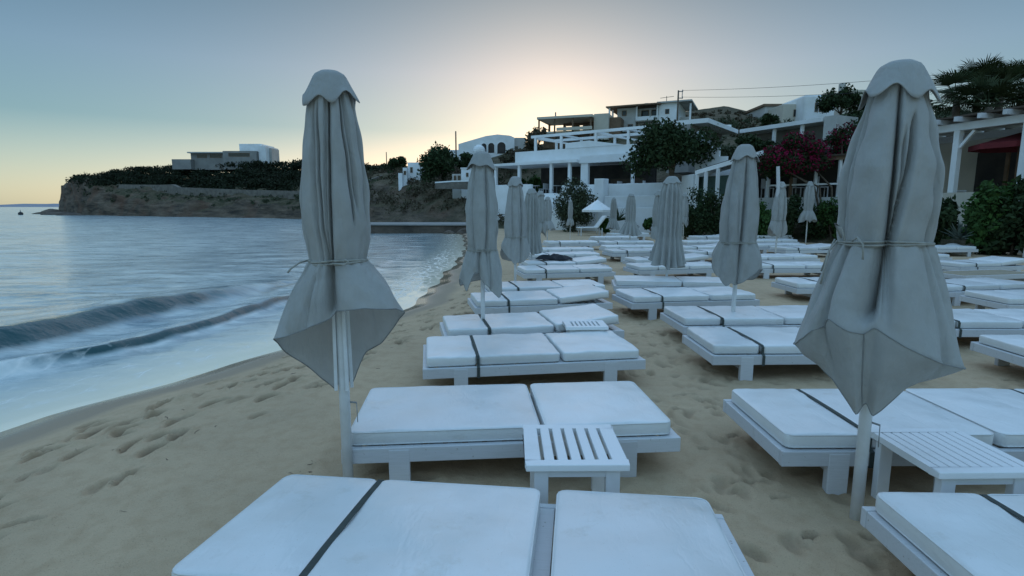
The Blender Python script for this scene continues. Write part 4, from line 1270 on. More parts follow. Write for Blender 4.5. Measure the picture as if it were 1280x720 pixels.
# big dark tree right of the white terrace
c = P(840, 190, 33.5)
g0 = hill_z(c.x, c.y)
tree('round_tree', 'big dark round tree between the white terrace and the hedge', (c.x, c.y, g0), c.z - g0, 2.45, 2.2, 2.0, 34, 9000, .12, M['leaf'], 101, .16)
c = P(718, 258, 36)
tree('rounded_bush', 'big rounded dark bush standing before the white terrace', (c.x, c.y, 0), c.z * .92, 1.5, 1.4, 1.7, 38, 9000, .07, M['leaf_olive'], 103, .08, cat='bush', low=-1)
c = P(549, 207, 58); g0 = hill_z(c.x, c.y)
tree('dark_tree', 'dark bushy tree left of the small white house on the slope', (c.x, c.y, g0), c.z - g0, 2.35, 2.0, 2.0, 26, 5000, .15, M['leaf'], 105, .15, low=-.9)
c = P(586, 204, 60); g0 = hill_z(c.x, c.y)
tree('dark_tree', 'low dark tree below the white arched house', (c.x, c.y, g0), c.z - g0, 2.0, 1.6, 1.2, 16, 3000, .15, M['leaf'], 106, .12, low=-.9)
c = P(671, 175, 66); g0 = hill_z(c.x, c.y)
tree('brown_tree', 'brownish bushy tree between the arched house and the brown house', (c.x, c.y, g0), c.z - g0, 1.5, 1.4, 1.75, 20, 3500, .14, M['leaf_dry'], 107, .12, low=-1)
c = P(1052, 131, 60); g0 = hill_z(c.x, c.y)
tree('dark_tree', 'dark spreading tree in front of the upper white houses', (c.x, c.y, g0), c.z - g0, 2.5, 2, 1.9, 22, 4000, .15, M['leaf'], 108, .13)
for i, (px, py, Y, rx, rz, mt, lb) in enumerate([
    (962, 150, 58, 1.0, .6, 'leaf', 'low dark bush below the middle upper white house'),
    (915, 195, 36, 2.0, 1.0, 'leaf_olive', 'olive green bush on the bank behind the white beamed pergola'),
    (938, 184, 38, 1.6, .8, 'leaf', 'dark bush under the long white roof edge'),
    (1075, 150, 52, 2.4, 1.2, 'leaf', 'dark bush above the magenta bougainvillea'),
    (650, 196, 62, 2.2, .9, 'leaf_dry', 'dry reddish bush below the arches of the white house'),
    (497, 203, 80, 1.5, 1.0, 'leaf', 'dark bush on the skyline right of the nearest umbrella')]):
    c = P(px, py, Y); g0 = hill_z(c.x, c.y)
    tree('bush', lb, (c.x, c.y, g0), c.z - g0, rx, rx * .8, rz, 14, 2200, .12 if Y < 50 else .16, M[mt], 120 + i, .06, low=-1, cat='bush')

# hedge behind the last rows
for i, (px, top, Y, rx, mt, lb) in enumerate([
    (872, 240, 27.5, 1.0, 'leaf', 'leftmost dark shrub of the hedge behind the sunbeds'),
    (893, 236, 26.8, 1.0, 'leaf', 'dark hedge shrub left of the creased umbrella'),
    (925, 240, 26.2, 1.1, 'leaf', 'hedge shrub directly behind the creased umbrella'),
    (952, 250, 25.2, .75, 'leaf_bright', 'bright green shrub between the creased umbrella and the slipped one'),
    (990, 246, 25.4, .9, 'leaf', 'dark hedge shrub left of the ruffled umbrella'),
    (1018, 247, 25.2, .8, 'leaf', 'dark hedge shrub right behind the ruffled umbrella'),
    (1042, 243, 24.8, .8, 'leaf_bright', 'green hedge shrub against the left side of the biggest umbrella'),
    (1075, 238, 24, 1.1, 'leaf', 'hedge shrub hidden mostly by the biggest umbrella')]):
    x, y = loc_px(px, Y); ht_ = P(px, top, Y).z
    tree('hedge_shrub', lb, (x, y, 0), ht_ * .5, rx, .8, ht_ * .52, 22, 4200, .065, M[mt], 140 + i, .05, low=-1, cat='shrub', group='shrubs of the hedge behind the sunbeds')
# leafy bushes on the right
for i, (px, top, Y, rx, mt, lb) in enumerate([
    (1170, 242, 19.8, .55, 'leaf', 'leafy bush at the right shoulder of the biggest umbrella'),
    (1242, 228, 18.6, .80, 'leaf_bright', 'tall leafy green bush in front of the right pergola'),
    (1272, 222, 18.2, .9, 'leaf', 'leafy green bush at the right edge of the photo'),
    (1310, 220, 17.6, 1.0, 'leaf', 'leafy bush just past the right edge')]):
    x, y = loc_px(px, Y); ht_ = P(px, top, Y).z
    u = tree('leafy_bush', lb, (x, y, 0), ht_ * .5, rx, .8, ht_ * .55, 26, 3600, .10, M[mt], 160 + i, .04, low=-1, cat='bush', group='leafy bushes before the right pergola')

# spiky plants
def agave(name, label, loc, n, L, mat, seed, w=.05):
    r = random.Random(seed); mb = MB()
    for k in range(n):
        a = r.uniform(0, 2 * PI); el = r.uniform(.15, 1.35); l = L * r.uniform(.7, 1.1)
        d = Vector((math.cos(a) * math.cos(el), math.sin(a) * math.cos(el), math.sin(el)))
        s = Vector((-math.sin(a), math.cos(a), 0)) * w
        p0 = d * .05; p1 = d * l * .5; p2 = d * l - Vector((0, 0, l * .12 * math.cos(el)))
        up = Vector((0, 0, .02))
        mb.add([p0 - s * .6, p0 + s * .6, p1 + s - up, p1 - s - up, p2, p0 + up, p1 + up], [(0, 1, 2, 3), (3, 2, 4), (0, 3, 6, 5), (1, 5, 6, 2), (3, 4, 6), (2, 6, 4)])
    o = mb.build(name, mat); o.location = loc
    tag(o, label, 'plant'); return o
x, y = loc_px(1205, 19.0)
agl = simple('agave_leaf', (.16, .20, .17), (.10, .13, .11), .6, 3, 30, .1, .003)
agave('agave', 'pale grey green agave between the two leafy bushes on the right', (x, y, .45), 60, .85, agl, 3, .045)
x, y = loc_px(773, 33.2)
agave('spiky_plant', 'dark spiky plant between the two umbrellas before the white terrace', (x, y, .75), 46, 1.0, M['leaf'], 4, .03)
mb = MB(); r = random.Random(8)
x, y = loc_px(1197, 18.8)
v8 = [(sx * r.uniform(.35, .5), sy * r.uniform(.25, .4), sz) for sz in (-.15, .42) for (sx, sy) in ((-1, -1), (1, -1), (1, 1), (-1, 1))]
mb.hexa(v8); o = mb.build('boulder', M['greywash'], None, True); o.location = (x, y, 0)
ms = o.modifiers.new('s', 'SUBSURF'); ms.levels = 2; ms.render_levels = 2
tag(o, 'pale boulder at the foot of the agave', 'rock')

# bougainvillea over the veranda
c = P(1012, 205, 26)
bg_u = empty('bougainvillea', (c.x, c.y, 2.0))
tag(bg_u, 'magenta bougainvillea spilling over the veranda left of the biggest umbrella', 'flowering plant')
cl = []; r = random.Random(14)
for k in range(46):
    px = r.uniform(950, 1092); f = (px - 950) / 142
    py = r.uniform(200 - 40 * f ** .7, 226 - 18 * f) - r.uniform(2, 12)
    q = P(px, py, 26 + r.uniform(-.4, 1.4))
    s = r.uniform(.28, .55); cl.append((q.x - c.x, q.y - c.y, q.z - 2.0, s * 1.2, s, s * .8))
cloud_obj('foliage', leaf_cloud(cl, 13000, .07, 15, .3), M['leaf'], bg_u)
cl2 = [(a, b - .15, d + .06, e, f, g_) for (a, b, d, e, f, g_) in cl if r.random() < .85]
cloud_obj('blossom', leaf_cloud(cl2, 5500, .055, 16, .75), M['bloom'], bg_u)
mb = MB()
for k in range(5):
    q = cl[k * 7]; mb.tube([(1.0 + .12 * k, 0, -2.2), (1.0 + q[0] * .4, 0, .5), (q[0], q[1], q[2])], [.06, .045, .02], 6)
mb.build('trunk', M['bark'], bg_u, True)

# palms
def palm(label, loc, h, L, n, seed):
    u = empty('fan_palm', loc); tag(u, label, 'palm tree', 'palms above the right pergola')
    r = random.Random(seed)
    mb = MB(); mb.tube([(0, 0, -.5), (.05, 0, h * .5), (0, 0, h)], [.24, .2, .17], 10); mb.build('trunk', M['bark'], u, True)
    mb = MB()
    for k in range(n):
        a = 2 * PI * k / n * 2.4 + r.uniform(-.2, .2); el = r.uniform(-.35, 1.25)
        d = Vector((math.cos(a) * math.cos(el), math.sin(a) * math.cos(el), math.sin(el)))
        s0 = Vector((-math.sin(a), math.cos(a), 0)); nn = d.cross(s0)
        stem = L * .5
        b = Vector((0, 0, h)) + d * stem
        mb.tube([(0, 0, h), b], .015, 4, False)
        ns = 18
        for j in range(ns):
            t_ = (j / (ns - 1) - .5) * 2.5
            dd = (d * math.cos(t_) + s0 * math.sin(t_)).normalized()
            l = L * .62 * r.uniform(.8, 1.05)
            w = dd.cross(nn).normalized() * .034
            m1 = b + dd * l * .6; e = b + dd * l - Vector((0, 0, l * r.uniform(.05, .3)))
            mb.add([b - w * .5, b + w * .5, m1 + w, m1 - w, e], [(0, 1, 2, 3), (3, 2, 4)])
    mb.build('crown', M['palm'], u)
    return u
for i, (px, py, Y, lb) in enumerate([
    (1196, 124, 33, 'leftmost fan palm above the right pergola'), (1222, 112, 35, 'tall fan palm second from the left above the right pergola'),
    (1250, 118, 33, 'fan palm in the middle of the clump above the right pergola'), (1278, 110, 34, 'fan palm at the right edge above the right pergola'), (1236, 134, 31, 'low fan palm in front of the clump above the right pergola')]):
    c = P(px, py, Y); g0 = hill_z(c.x, c.y)
    palm(lb, (c.x, c.y, g0), max(1.0, c.z - g0), 2.1, 30, 180 + i)

# scrub on the hillside, wood on the headland
r_ = np.random.default_rng(5)
def scatter(n, px0, px1, s0, s1, size, mat, name, label, cat, clr, seed, top=1.0, shell=.4, leaves=30):
    r = random.Random(seed); cl = []
    for k in range(n):
        px = r.uniform(px0, px1); s = r.uniform(s0, s1)
        D_ = float(np.interp(px, fpx, fD)); Y = D_ + s; x, y = loc_px(px, Y)
        z = hill_z(x, y); a = r.uniform(*clr)
        cl.append((x, y, z + a * .35 * top, a, a, a * .75 * top))
    o = cloud_obj(name, leaf_cloud(cl, n * leaves, size, seed, shell), mat)
    tag(o, label, cat, kind='stuff'); return o
scatter(330, 455, 640, 2.5, 26, .13, M['leaf_dry'], 'dry_scrub', 'dry brown scrub covering the slope above the jetty', 'scrub', (.35, .9), 31, leaves=45)
scatter(60, 440, 640, 8, 40, .14, M['leaf'], 'green_scrub', 'dark green scrub scattered over the slope above the jetty', 'scrub', (.3, .8), 32, leaves=40)
scatter(360, 640, 1300, 14, 46, .15, M['leaf_olive'], 'hill_scrub', 'olive scrub covering the hill between the houses', 'scrub', (.3, .8), 33, leaves=36)
scatter(90, 850, 940, 28, 54, .14, M['leaf_dry'], 'hilltop_scrub', 'dry brown scrub on the hilltop left of the upper white houses', 'scrub', (.2, .45), 34, leaves=40)
scatter(150, 84, 440, 1.5, 9, .16, M['leaf_olive'], 'cliff_scrub', 'low scrub on the headland cliff', 'scrub', (.25, .6), 35, leaves=25)
# the wood on top of the headland: top follows its outline in the photograph
cl = []; r = random.Random(44)
tops = [(93, 219), (100, 214), (110, 211), (145, 208), (200, 206), (230, 204), (262, 203), (300, 200), (330, 199), (350, 201), (362, 200), (380, 196), (420, 200), (455, 203), (490, 204), (512, 208)]
bots = [(93, 222), (110, 224), (140, 228), (155, 231), (215, 231), (222, 234), (300, 236), (380, 239), (455, 218), (512, 214)]
for k in range(690):
    px = r.uniform(94, 512)
    yt = np.interp(px, *zip(*tops)); yb = np.interp(px, *zip(*bots))
    D_ = float(np.interp(px, fpx, fD)); s = r.uniform(9, 34) if 140 < px < 440 else (r.uniform(5, 22) if px < 140 else r.uniform(22, 44))
    f = (s - 5) / 29 if px < 440 else r.random()
    a = r.uniform(.8, 1.7)
    py = yb + (yt - yb) * min(1, max(.12, f + r.uniform(-.25, .25))) + a / (D_ + s) * F * .5
    q = P(px, py, D_ + s)
    cl.append((q.x, q.y, q.z - a * .25, a * 1.6, a, a * .6))
tag(cloud_obj('headland_wood', leaf_cloud(cl, 90000, .24, 45, .45), M['leaf_wood']), 'dark belt of low wind clipped trees along the top of the headland', 'wood', kind='stuff')

# ------------------------------------------------------------------ walls on the slopes
def wall_strip(name, label, pts, thick, mat, cat='wall', cap=None):
    """pts: (px, y top, y bottom, distance)"""
    u = None
    mb = MB(); mc = MB()
    for (a, b) in zip(pts[:-1], pts[1:]):
        A0 = P(a[0], a[2], a[3]); A1 = P(a[0], a[1], a[3]); B0 = P(b[0], b[2], b[3]); B1 = P(b[0], b[1], b[3])
        d = (B1 - A1); d.z = 0; nn = Vector((-d.y, d.x, 0)).normalized() * thick
        mb.hexa([A0, B0, B0 + nn, A0 + nn, A1, B1, B1 + nn, A1 + nn])
        if cap:
            o = -nn.normalized() * .04
            mc.hexa([A1 + o + Vector((0, 0, .002)), B1 + o + Vector((0, 0, .002)), B1 + nn - o + Vector((0, 0, .002)), A1 + nn - o + Vector((0, 0, .002)), A1 + o + Vector((0, 0, cap)), B1 + o + Vector((0, 0, cap)), B1 + nn - o + Vector((0, 0, cap)), A1 + nn - o + Vector((0, 0, cap))])
    o = mb.build(name, mat)
    if cap:
        mc.build('coping', M['whitewash'], o)
    return tag(o, label, cat)
wall_strip('stone_wall', 'long pale stone retaining wall below the wood on the headland',
           [(146, 230.5, 240, 122), (200, 231, 241, 113.5), (214, 230.5, 243, 111.5), (222, 234, 244, 110), (300, 237, 247, 101), (345, 238, 248, 95), (390, 239.5, 250, 90), (420, 240, 252, 84)], .8, M['stone'])
wall_strip('stone_wall', 'dry stone wall climbing the slope right of the nearest umbrella', [(455, 227, 233, 74), (478, 219, 226, 76), (505, 214, 221, 77)], .5, M['stone'])
wall_strip('stone_wall', 'low wall with pale coping before the small white house', [(544, 229, 236, 52), (565, 227.5, 236, 51), (588, 227, 237, 50)], .5, M['stone'], cap=.12)

# jetty
mb = MB()
ja = G(405, 291.5, SEA); jb = G(588, 292, SEA)
mb.hexa([(ja.x, ja.y + .4, -1), (jb.x, jb.y, -1), (jb.x + .3, jb.y + 6, -1), (ja.x, ja.y + 5, -1), (ja.x, ja.y + .4, .30), (jb.x, jb.y, .30), (jb.x + .3, jb.y + 6, .30), (ja.x, ja.y + 5, .30)])
o = mb.build('jetty', M['rock'], bevel=.06)
mb = MB(); mb.hexa([(ja.x - .1, ja.y + .3, .303), (jb.x + .1, jb.y - .1, .303), (jb.x + .4, jb.y + 6.1, .303), (ja.x - .1, ja.y + 5.1, .303), (ja.x - .1, ja.y + .3, .38), (jb.x + .1, jb.y - .1, .38), (jb.x + .4, jb.y + 6.1, .38), (ja.x - .1, ja.y + 5.1, .38)])
mb.build('deck', M['concrete'], o)
tag(o, 'low dark stone jetty with a pale concrete top at the end of the beach', 'jetty')
# rocks at the jetty end and off the headland
def rock(label, loc, sx, sy, sz, seed):
    r = random.Random(seed); bm = bmesh.new(); bmesh.ops.create_icosphere(bm, subdivisions=3, radius=1)
    for v in bm.verts:
        n = 1 + .5 * float(fbm(np.array(v.co.x * 1.6 + seed), np.array(v.co.y * 1.6 + v.co.z * 1.3), 4, seed))
        v.co = Vector((v.co.x * sx * n, v.co.y * sy * n, v.co.z * sz * n))
    me = bpy.data.meshes.new('rock'); bm.to_mesh(me); bm.free(); me.materials.append(M['rock'])
    o = bpy.data.objects.new('rock', me); COL.objects.link(o); o.location = loc
    tag(o, label, 'rock', 'dark rocks at the water line')
q = G(582, 292, SEA)
rock('dark rock on the sand at the end of the jetty', (q.x, q.y - .5, -.2), .55, .4, .35, 1)
rock('smaller dark rock left of the one at the jetty end', (q.x - 1.1, q.y - .4, -.25), .4, .3, .25, 2)
for i, (px, sx, sz, lb) in enumerate([(68, 2.2, .7, 'low dark rock furthest out off the headland tip'), (78, 2.8, 1.4, 'highest dark rock at the foot of the headland tip'), (90, 4.0, .8, 'long flat dark rock right of the highest one at the headland tip'), (105, 3.0, .6, 'low dark rock nearest the cliff foot right of the long flat one')]):
    Y = (150, 148, 134, 126)[i]; x, y = loc_px(px, Y)
    rock(lb, (x, y - 4, SEA - .1), sx, 2, sz, 10 + i)
q = G(26, 268.5, SEA)
bu = empty('buoy', (q.x, q.y, SEA)); tag(bu, 'tiny dark buoy floating on the sea at the far left', 'buoy')
mb = MB(); mb.tube([(0, 0, -.3), (0, 0, .15), (0, 0, .5), (0, 0, .7)], [.3, .5, .45, .12], 12); mb.build('float', M['wire'], bu, True)
mb = MB(); mb.tube([(0, 0, .6), (0, 0, 1.1)], .06, 8); mb.build('mast', M['wire'], bu)

# ------------------------------------------------------------------ buildings
def house(name, label, loc, rz=0.0, cat='house', group=None):
    return tag(empty(name, loc, rz), label, cat, group)
def bx(name, u, mat, x0, y0, z0, x1, y1, z1, bevel=0.0):
    mb = MB(); mb.box(x0, y0, z0, x1, y1, z1); return mb.build(name, mat, u, bevel=bevel)
def window(u, x0, z0, x1, z1, y=0.0, frame=None, side='f', name='window'):
    """window on a front wall (facing -y, at y) or side wall (facing -x when side='l', +x when 'r')"""
    t_ = .08 if min(x1 - x0, z1 - z0) > .5 else .05
    fr = MB(); pn = MB()
    def put(mb, a0, c0, a1, c1, d0, d1):
        if side == 'f': mb.box(a0, y - d1, c0, a1, y - d0, c1)
        elif side == 'l': mb.box(y - d1, a0, c0, y - d0, a1, c1)
        else: mb.box(y + d0, a0, c0, y + d1, a1, c1)
    put(fr, x0, z0, x0 + t_, z1, -.02, .05); put(fr, x1 - t_, z0, x1, z1, -.02, .05)
    put(fr, x0 + t_, z1 - t_, x1 - t_, z1, -.02, .05); put(fr, x0 + t_, z0, x1 - t_, z0 + t_, -.02, .05)
    f = fr.build(name, frame or M['brown'], u)
    put(pn, x0 + t_, z0 + t_, x1 - t_, z1 - t_, -.03, .012)
    pn.build('pane', M['glass'], f)
    return f
def arch(u, cx, z0, w, h, y, name='arch'):
    n = 12; pts = [(-w / 2, 0), (w / 2, 0)] + [(w / 2 * math.cos(PI * k / n), h - w / 2 + w / 2 * math.sin(PI * k / n)) for k in range(n + 1)]
    k = len(pts); mb = MB()
    mb.add([(cx + a, y - .03, z0 + b) for a, b in pts] + [(cx + a, y + .05, z0 + b) for a, b in pts], [tuple(range(k))] + [(i, i + k, (i + 1) % k + k, (i + 1) % k) for i in range(k)])
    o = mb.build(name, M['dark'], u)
    mt = MB()
    for (a, b), (c_, d_) in zip(pts[1:], pts[2:] + pts[:1]):
        if abs(b) < 1e-6 and abs(d_) < 1e-6: continue
        mt.bar((cx + a, y - .03, z0 + b), (cx + c_, y - .03, z0 + d_), .12, .1)
    mt.build('arch_trim', M['whitewash'], o)
    return o

# house on the headland
Y0 = 124
def hx(px, Y=None):
    Y = Y or Y0
    return (px - 640) / F * .989 * Y
def hz(py, Y=None):
    Y = Y or Y0
    return P(640, py, Y).z
h = house('modern_house', 'long low concrete house with a white upper block on the headland', (hx(285), Y0, 0))
o0 = hx(285)
bx('low_wing', h, M['concrete'], hx(223) - o0, -1, hz(212), hx(246) - o0, 6, hz(199.5))
bx('long_wing', h, M['concrete'], hx(242) - o0, 0.5, hz(212), hx(292) - o0, 8, hz(191.5))
bx('terrace_block', h, M['greywash'], hx(271) - o0, 2, hz(194), hx(286) - o0, 8.5, hz(190))
bx('middle_wing', h, M['concrete'], hx(285) - o0, -.6, hz(212), hx(326) - o0, 8.2, hz(189))
bx('upper_block', h, M['whitewash'], hx(301) - o0, 1.2, hz(192), hx(328.5) - o0, 8, hz(179))
bx('stair_tower', h, M['whitewash'], hx(327) - o0, .2, hz(205), hx(336) - o0, 7, hz(182))
bx('chimney', h, M['greywash'], hx(336.2) - o0, 2, hz(205), hx(339) - o0, 6, hz(184))
bx('roof_slab', h, M['greywash'], hx(240.5) - o0, -.4, hz(191.4), hx(286) - o0, 8.3, hz(190))
window(h, hx(250) - o0, hz(197), hx(262) - o0, hz(193), .5)
window(h, hx(266) - o0, hz(197), hx(280) - o0, hz(193), .5)
window(h, hx(292) - o0, hz(196), hx(318) - o0, hz(191.5), -.6)

# white arched house
Y0 = 82
h = house('white_house', 'white house with round arches below the sunset glow', (hx(610), Y0, 0)); o0 = hx(610)
def slab_poly(name, u, mat, pts, y0, y1):
    k = len(pts); mb = MB()
    mb.add([(a, y0, b) for a, b in pts] + [(a, y1, b) for a, b in pts], [tuple(range(k)), tuple(range(2 * k - 1, k - 1, -1))] + [(i, i + k, (i + 1) % k + k, (i + 1) % k) for i in range(k)])
    return mb.build(name, mat, u)
slab_poly('wall', h, M['whitewash'], [(hx(a) - o0, hz(b)) for a, b in ((574, 240), (643, 240), (643, 172), (638, 169.5), (622, 168), (608, 170), (596, 173.5), (584, 177), (574, 180))], 0, 9)
bx('west_wing', h, M['whitewash'], hx(557) - o0, 1.5, hz(240), hx(573.9) - o0, 8, hz(186))
bx('east_wing', h, M['greywash'], hx(643.1) - o0, 1, hz(240), hx(657) - o0, 8, hz(171))
for (a, b, w_, h_) in ((597, 189.5, 6, 8), (605.5, 190.5, 7, 11), (614.5, 191, 8.5, 12), (627, 192, 11, 14)):
    arch(h, hx(a) - o0, hz(b), w_ / F * Y0, h_ / F * Y0, 0)
window(h, hx(643.5) - o0, hz(190), hx(647.5) - o0, hz(182), 1)
mb = MB()
for k in range(9): pass
bm = bmesh.new(); bmesh.ops.create_uvsphere(bm, u_segments=20, v_segments=10, radius=.9); me = bpy.data.meshes.new('dome'); bm.to_mesh(me); bm.free(); me.materials.append(M['whitewash'])
o = bpy.data.objects.new('dome', me); COL.objects.link(o); o.parent = h; o.location = (hx(600) - o0, -1.2, hz(190))
bx('dome_drum', h, M['whitewash'], hx(594) - o0, -2.0, hz(240), hx(606) - o0, -.3, hz(190))

# small white house, and white stepped house on the slope
Y0 = 52
h = house('small_white_house', 'small cubic white house behind the flap skirted umbrella', (hx(585), Y0, 0)); o0 = hx(585)
bx('wall', h, M['whitewash'], hx(577) - o0, 0, hz(248), hx(600) - o0, 4, hz(211))
bx('roof_edge', h, M['whitewash'], hx(576.3) - o0, -.08, hz(210.9), hx(600.7) - o0, 4.1, hz(209.6))
bx('porch', h, M['greywash'], hx(565) - o0, .6, hz(248), hx(576.9) - o0, 3.6, hz(217))
window(h, hx(567) - o0, hz(227), hx(570) - o0, hz(219), .6); window(h, hx(572) - o0, hz(227), hx(575.5) - o0, hz(219), .6); window(h, hx(583) - o0, hz(221), hx(586) - o0, hz(216), 0, name='window')
Y0 = 66
h = house('stepped_white_house', 'white stepped house half hidden behind the dark bushy tree', (hx(516), Y0, 0)); o0 = hx(516)
bx('wall', h, M['whitewash'], hx(511) - o0, 0, hz(245), hx(526) - o0, 4, hz(203))
bx('stair_block', h, M['whitewash'], hx(506) - o0, -.6, hz(245), hx(510.9) - o0, 3, hz(210))
bx('low_block', h, M['whitewash'], hx(501) - o0, -1, hz(245), hx(505.9) - o0, 2, hz(217))
window(h, hx(507) - o0, hz(219), hx(510) - o0, hz(214), -.6); window(h, hx(514) - o0, hz(216), hx(517) - o0, hz(209), 0)

# brown house with open upper floor
Y0 = 74
h = house('brown_house', 'brown house with an open upper storey against the glow', (hx(737), Y0 - 2, 0), R(-20)); o0 = hx(737)
m1 = 1 / F * Y0
W_ = 7.2
z_ = lambda py: hz(py, 72)
bx('white_wall', h, M['cream'], .05, 0, z_(175), 1.9, 5, z_(142.5))
bx('brown_wing', h, M['brown'], 1.92, .6, z_(175), 3.3, 5.5, z_(147))
bx('roof', h, M['cream'], -W_, -.9, z_(146.5), 2.0, 5.2, z_(143.4)) if False else bx('roof', h, M['cream'], -W_, -1.0, z_(147), .04, 5.0, z_(144))
bx('floor_slab', h, M['cream'], -W_, -.6, z_(165), .04, 5.0, z_(162.6))
bx('lower_wall', h, M['brown'], -W_ + .3, 1.0, z_(182), .04, 4.6, z_(165.2))
for i, (a, b) in enumerate(((-W_ + .2, -W_ + .45), (-4.9, -4.55), (-3.7, -3.0), (-2.2, -1.0))):
    bx('back_wall', h, M['brown'], a, 3.6, z_(162.5), b + (0.35 if i > 1 else 0), 3.8, z_(147.2))
bx('back_sill', h, M['brown'], -4.5, 3.62, z_(162.5), 0, 3.78, z_(157)); 
bx('back_lintel', h, M['brown'], -4.5, 3.62, z_(150.5), 0, 3.78, z_(147.2))
for a in (-W_ + .1, -5.0, -2.6, -.3):
    bx('post', h, M['brown'], a, -.75, z_(182), a + .18, -.57, z_(147.2))
bx('balcony_rail', h, M['cream'], -4.6, -.9, z_(162.5), 0, -.78, z_(158.5))
for a in (-6.4, -5.3, -3.9, -2.7, -1.4):
    window(h, a, z_(176), a + .7, z_(167), 1.0)
mb = MB(); mb.tube([(-4.9, -.3, z_(144)), (-4.9, -.3, z_(138))], .09, 6); mb.build('chimney_pipe', M['concrete'], h)

# two storey white house
h = house('white_two_storey_house', 'two storey white house with balconies and an overhanging roof next to the power pole', (hx(819, 72), 72, 0), R(-24))
bx('wall', h, M['whitewash'], -5.4, 1.6, z_(178), 0, 7, z_(131.5))
bx('left_bay', h, M['greywash'], -5.3, .1, z_(178), -2.9, 1.58, z_(132))
bx('gable_wall', h, M['whitewash'], .02, 0, z_(178), 2.4, 7, z_(129.5))
bx('side_veranda', h, M['greywash'], 2.42, 1.5, z_(178), 3.6, 6.5, z_(146))
bx('roof', h, M['brown'], -6.6, -.9, z_(131.3), .3, 7.4, z_(129.6))
bx('roof_gable', h, M['greywash'], -.2, -.35, z_(129.4), 4.0, 7.3, z_(127.6))
bx('balcony', h, M['whitewash'], -2.85, -.2, z_(149.5), 0, .0, z_(144.5))
bx('balcony_floor', h, M['whitewash'], -2.85, .01, z_(150.5), 0, 1.55, z_(149.3))
bx('lower_balcony', h, M['whitewash'], -6.2, -.6, z_(163), -2.95, .05, z_(161.5))
for a, y_, zt_, zb_ in ((-6.3, -.6, 131.4, 178), (-2.85, -.15, 131.4, 144.4), (-.25, -.15, 131.4, 144.4), (3.7, .2, 131.4, 165), (-6.3, 1.2, 131.4, 178)):
    bx('post', h, M['whitewash'], a, y_, z_(zb_), a + .2, y_ + .2, z_(zt_))
bx('left_balcony', h, M['whitewash'], -6.3, -.7, z_(151), -5.3, .05, z_(146.5))
window(h, -2.5, z_(143), -1.5, z_(134), 1.6); window(h, -1.2, z_(143), -.4, z_(134), 1.6); window(h, -2.4, z_(161), -1.2, z_(152), 1.6)
window(h, -4.7, z_(142), -4.1, z_(135), .1); window(h, -3.9, z_(160), -3.2, z_(153), .1); window(h, .8, z_(143), 1.3, z_(137), 0)
bx('chimney', h, M['greywash'], -2.2, 2, z_(129.5), -1.7, 2.5, z_(124))
mb = MB(); mb.tube([(.6, 2, z_(128)), (.6, 2, z_(117))], .04, 6); mb.bar((-.2, 2, z_(119)), (1.5, 2, z_(118)), .05); mb.build('aerial', M['wire'], h)

# restaurant with white canopies and roof terrace
h = house('beach_restaurant', 'white beach restaurant with a canopy on posts and a frame pergola on its roof', (-1.4, 46.5, 0), R(-36), 'restaurant')
bx('canopy_slab', h, M['whitewash'], -.2, -.6, 4.85, 8.0, 3.2, 5.05)
bx('parapet', h, M['whitewash'], 1.9, .2, 5.053, 12.4, .5, 5.95)
bx('roof_deck', h, M['greywash'], 1.9, .503, 5.053, 12.4, 8, 5.25)
bx('front_fascia', h, M['whitewash'], 8.003, -.2, 4.78, 12.5, .197, 5.3)
slab_poly('raised_parapet', h, M['whitewash'], [(6.6, 5.953), (11.4, 5.953), (10.8, 6.05), (8.6, 6.42), (6.6, 6.35)], .16, .4)
bx('base_wall', h, M['whitewash'], -.2, -.2, -.5, 13.5, 7.9, 2.55)
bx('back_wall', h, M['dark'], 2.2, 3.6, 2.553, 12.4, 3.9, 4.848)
bx('bar_counter', h, M['darkwood'], 9.4, 2.3, 2.553, 12, 2.8, 3.7)
bx('column', h, M['whitewash'], 8.1, -.1, 2.553, 8.7, .19, 4.778)
for u_ in (.25, 2.6, 4.0 + 1.6, 7.2):
    bx('post', h, M['whitewash'], u_, -.45, 2.553, u_ + .22, -.23, 4.848)
bx('post', h, M['whitewash'], 12.1, -.1, 2.553, 12.3, .1, 4.778)
for u_ in (3.2, 5.6, 8.6, 11.2):
    for v_ in (1.0, 4.2):
        bx('pergola_post', h, M['whitewash'], u_, v_, 5.253, u_ + .17, v_ + .17, 7.05)
for v_ in (1.0, 4.2):
    bx('pergola_beam', h, M['whitewash'], 2.9, v_ - .01, 7.053, 14.5, v_ + .18, 7.25)
for u_ in (3.2, 5.6, 8.6, 11.2):
    bx('cross_beam', h, M['whitewash'], u_ + .01, 1.183, 7.06, u_ + .16, 4.187, 7.2)
for u_ in (3.2, 8.6):
    mb = MB(); mb.bar((u_ + .1, 1.15, 7.0), (u_ + 2.4, 4.2, 6.6), .12); mb.build('diagonal_brace', M['whitewash'], h)
# white terrace walls in front
tw = house('terrace_wall', 'whitewashed terrace wall of several steps below the restaurant', (-1.4, 46.5, 0), R(-36), 'wall')
bx('left_wall', tw, M['whitewash'], -.6, -1.5, -.3, 4.6, -1.2, 3.3, .03)
bx('middle_wall', tw, M['whitewash'], 4.61, -1.3, -.3, 7.4, -1.0, 2.6, .03)
bx('upper_wall', tw, M['whitewash'], 7.41, -1.7, -.3, 16.4, -1.4, 3.15, .03)
bx('step_wall', tw, M['whitewash'], 8.2, -2.6, -.3, 10.4, -1.703, 2.45, .03)
bx('corner_pier', tw, M['whitewash'], 10.5, -2.5, -.3, 11.2, -1.71, 3.5, .03)
bx('lower_wall', tw, M['whitewash'], 7.6, -3.9, -.3, 16.2, -3.6, 1.55, .03)
bx('middle_step', tw, M['whitewash'], 11.6, -3.1, -.3, 16.3, -2.8, 2.3, .03)
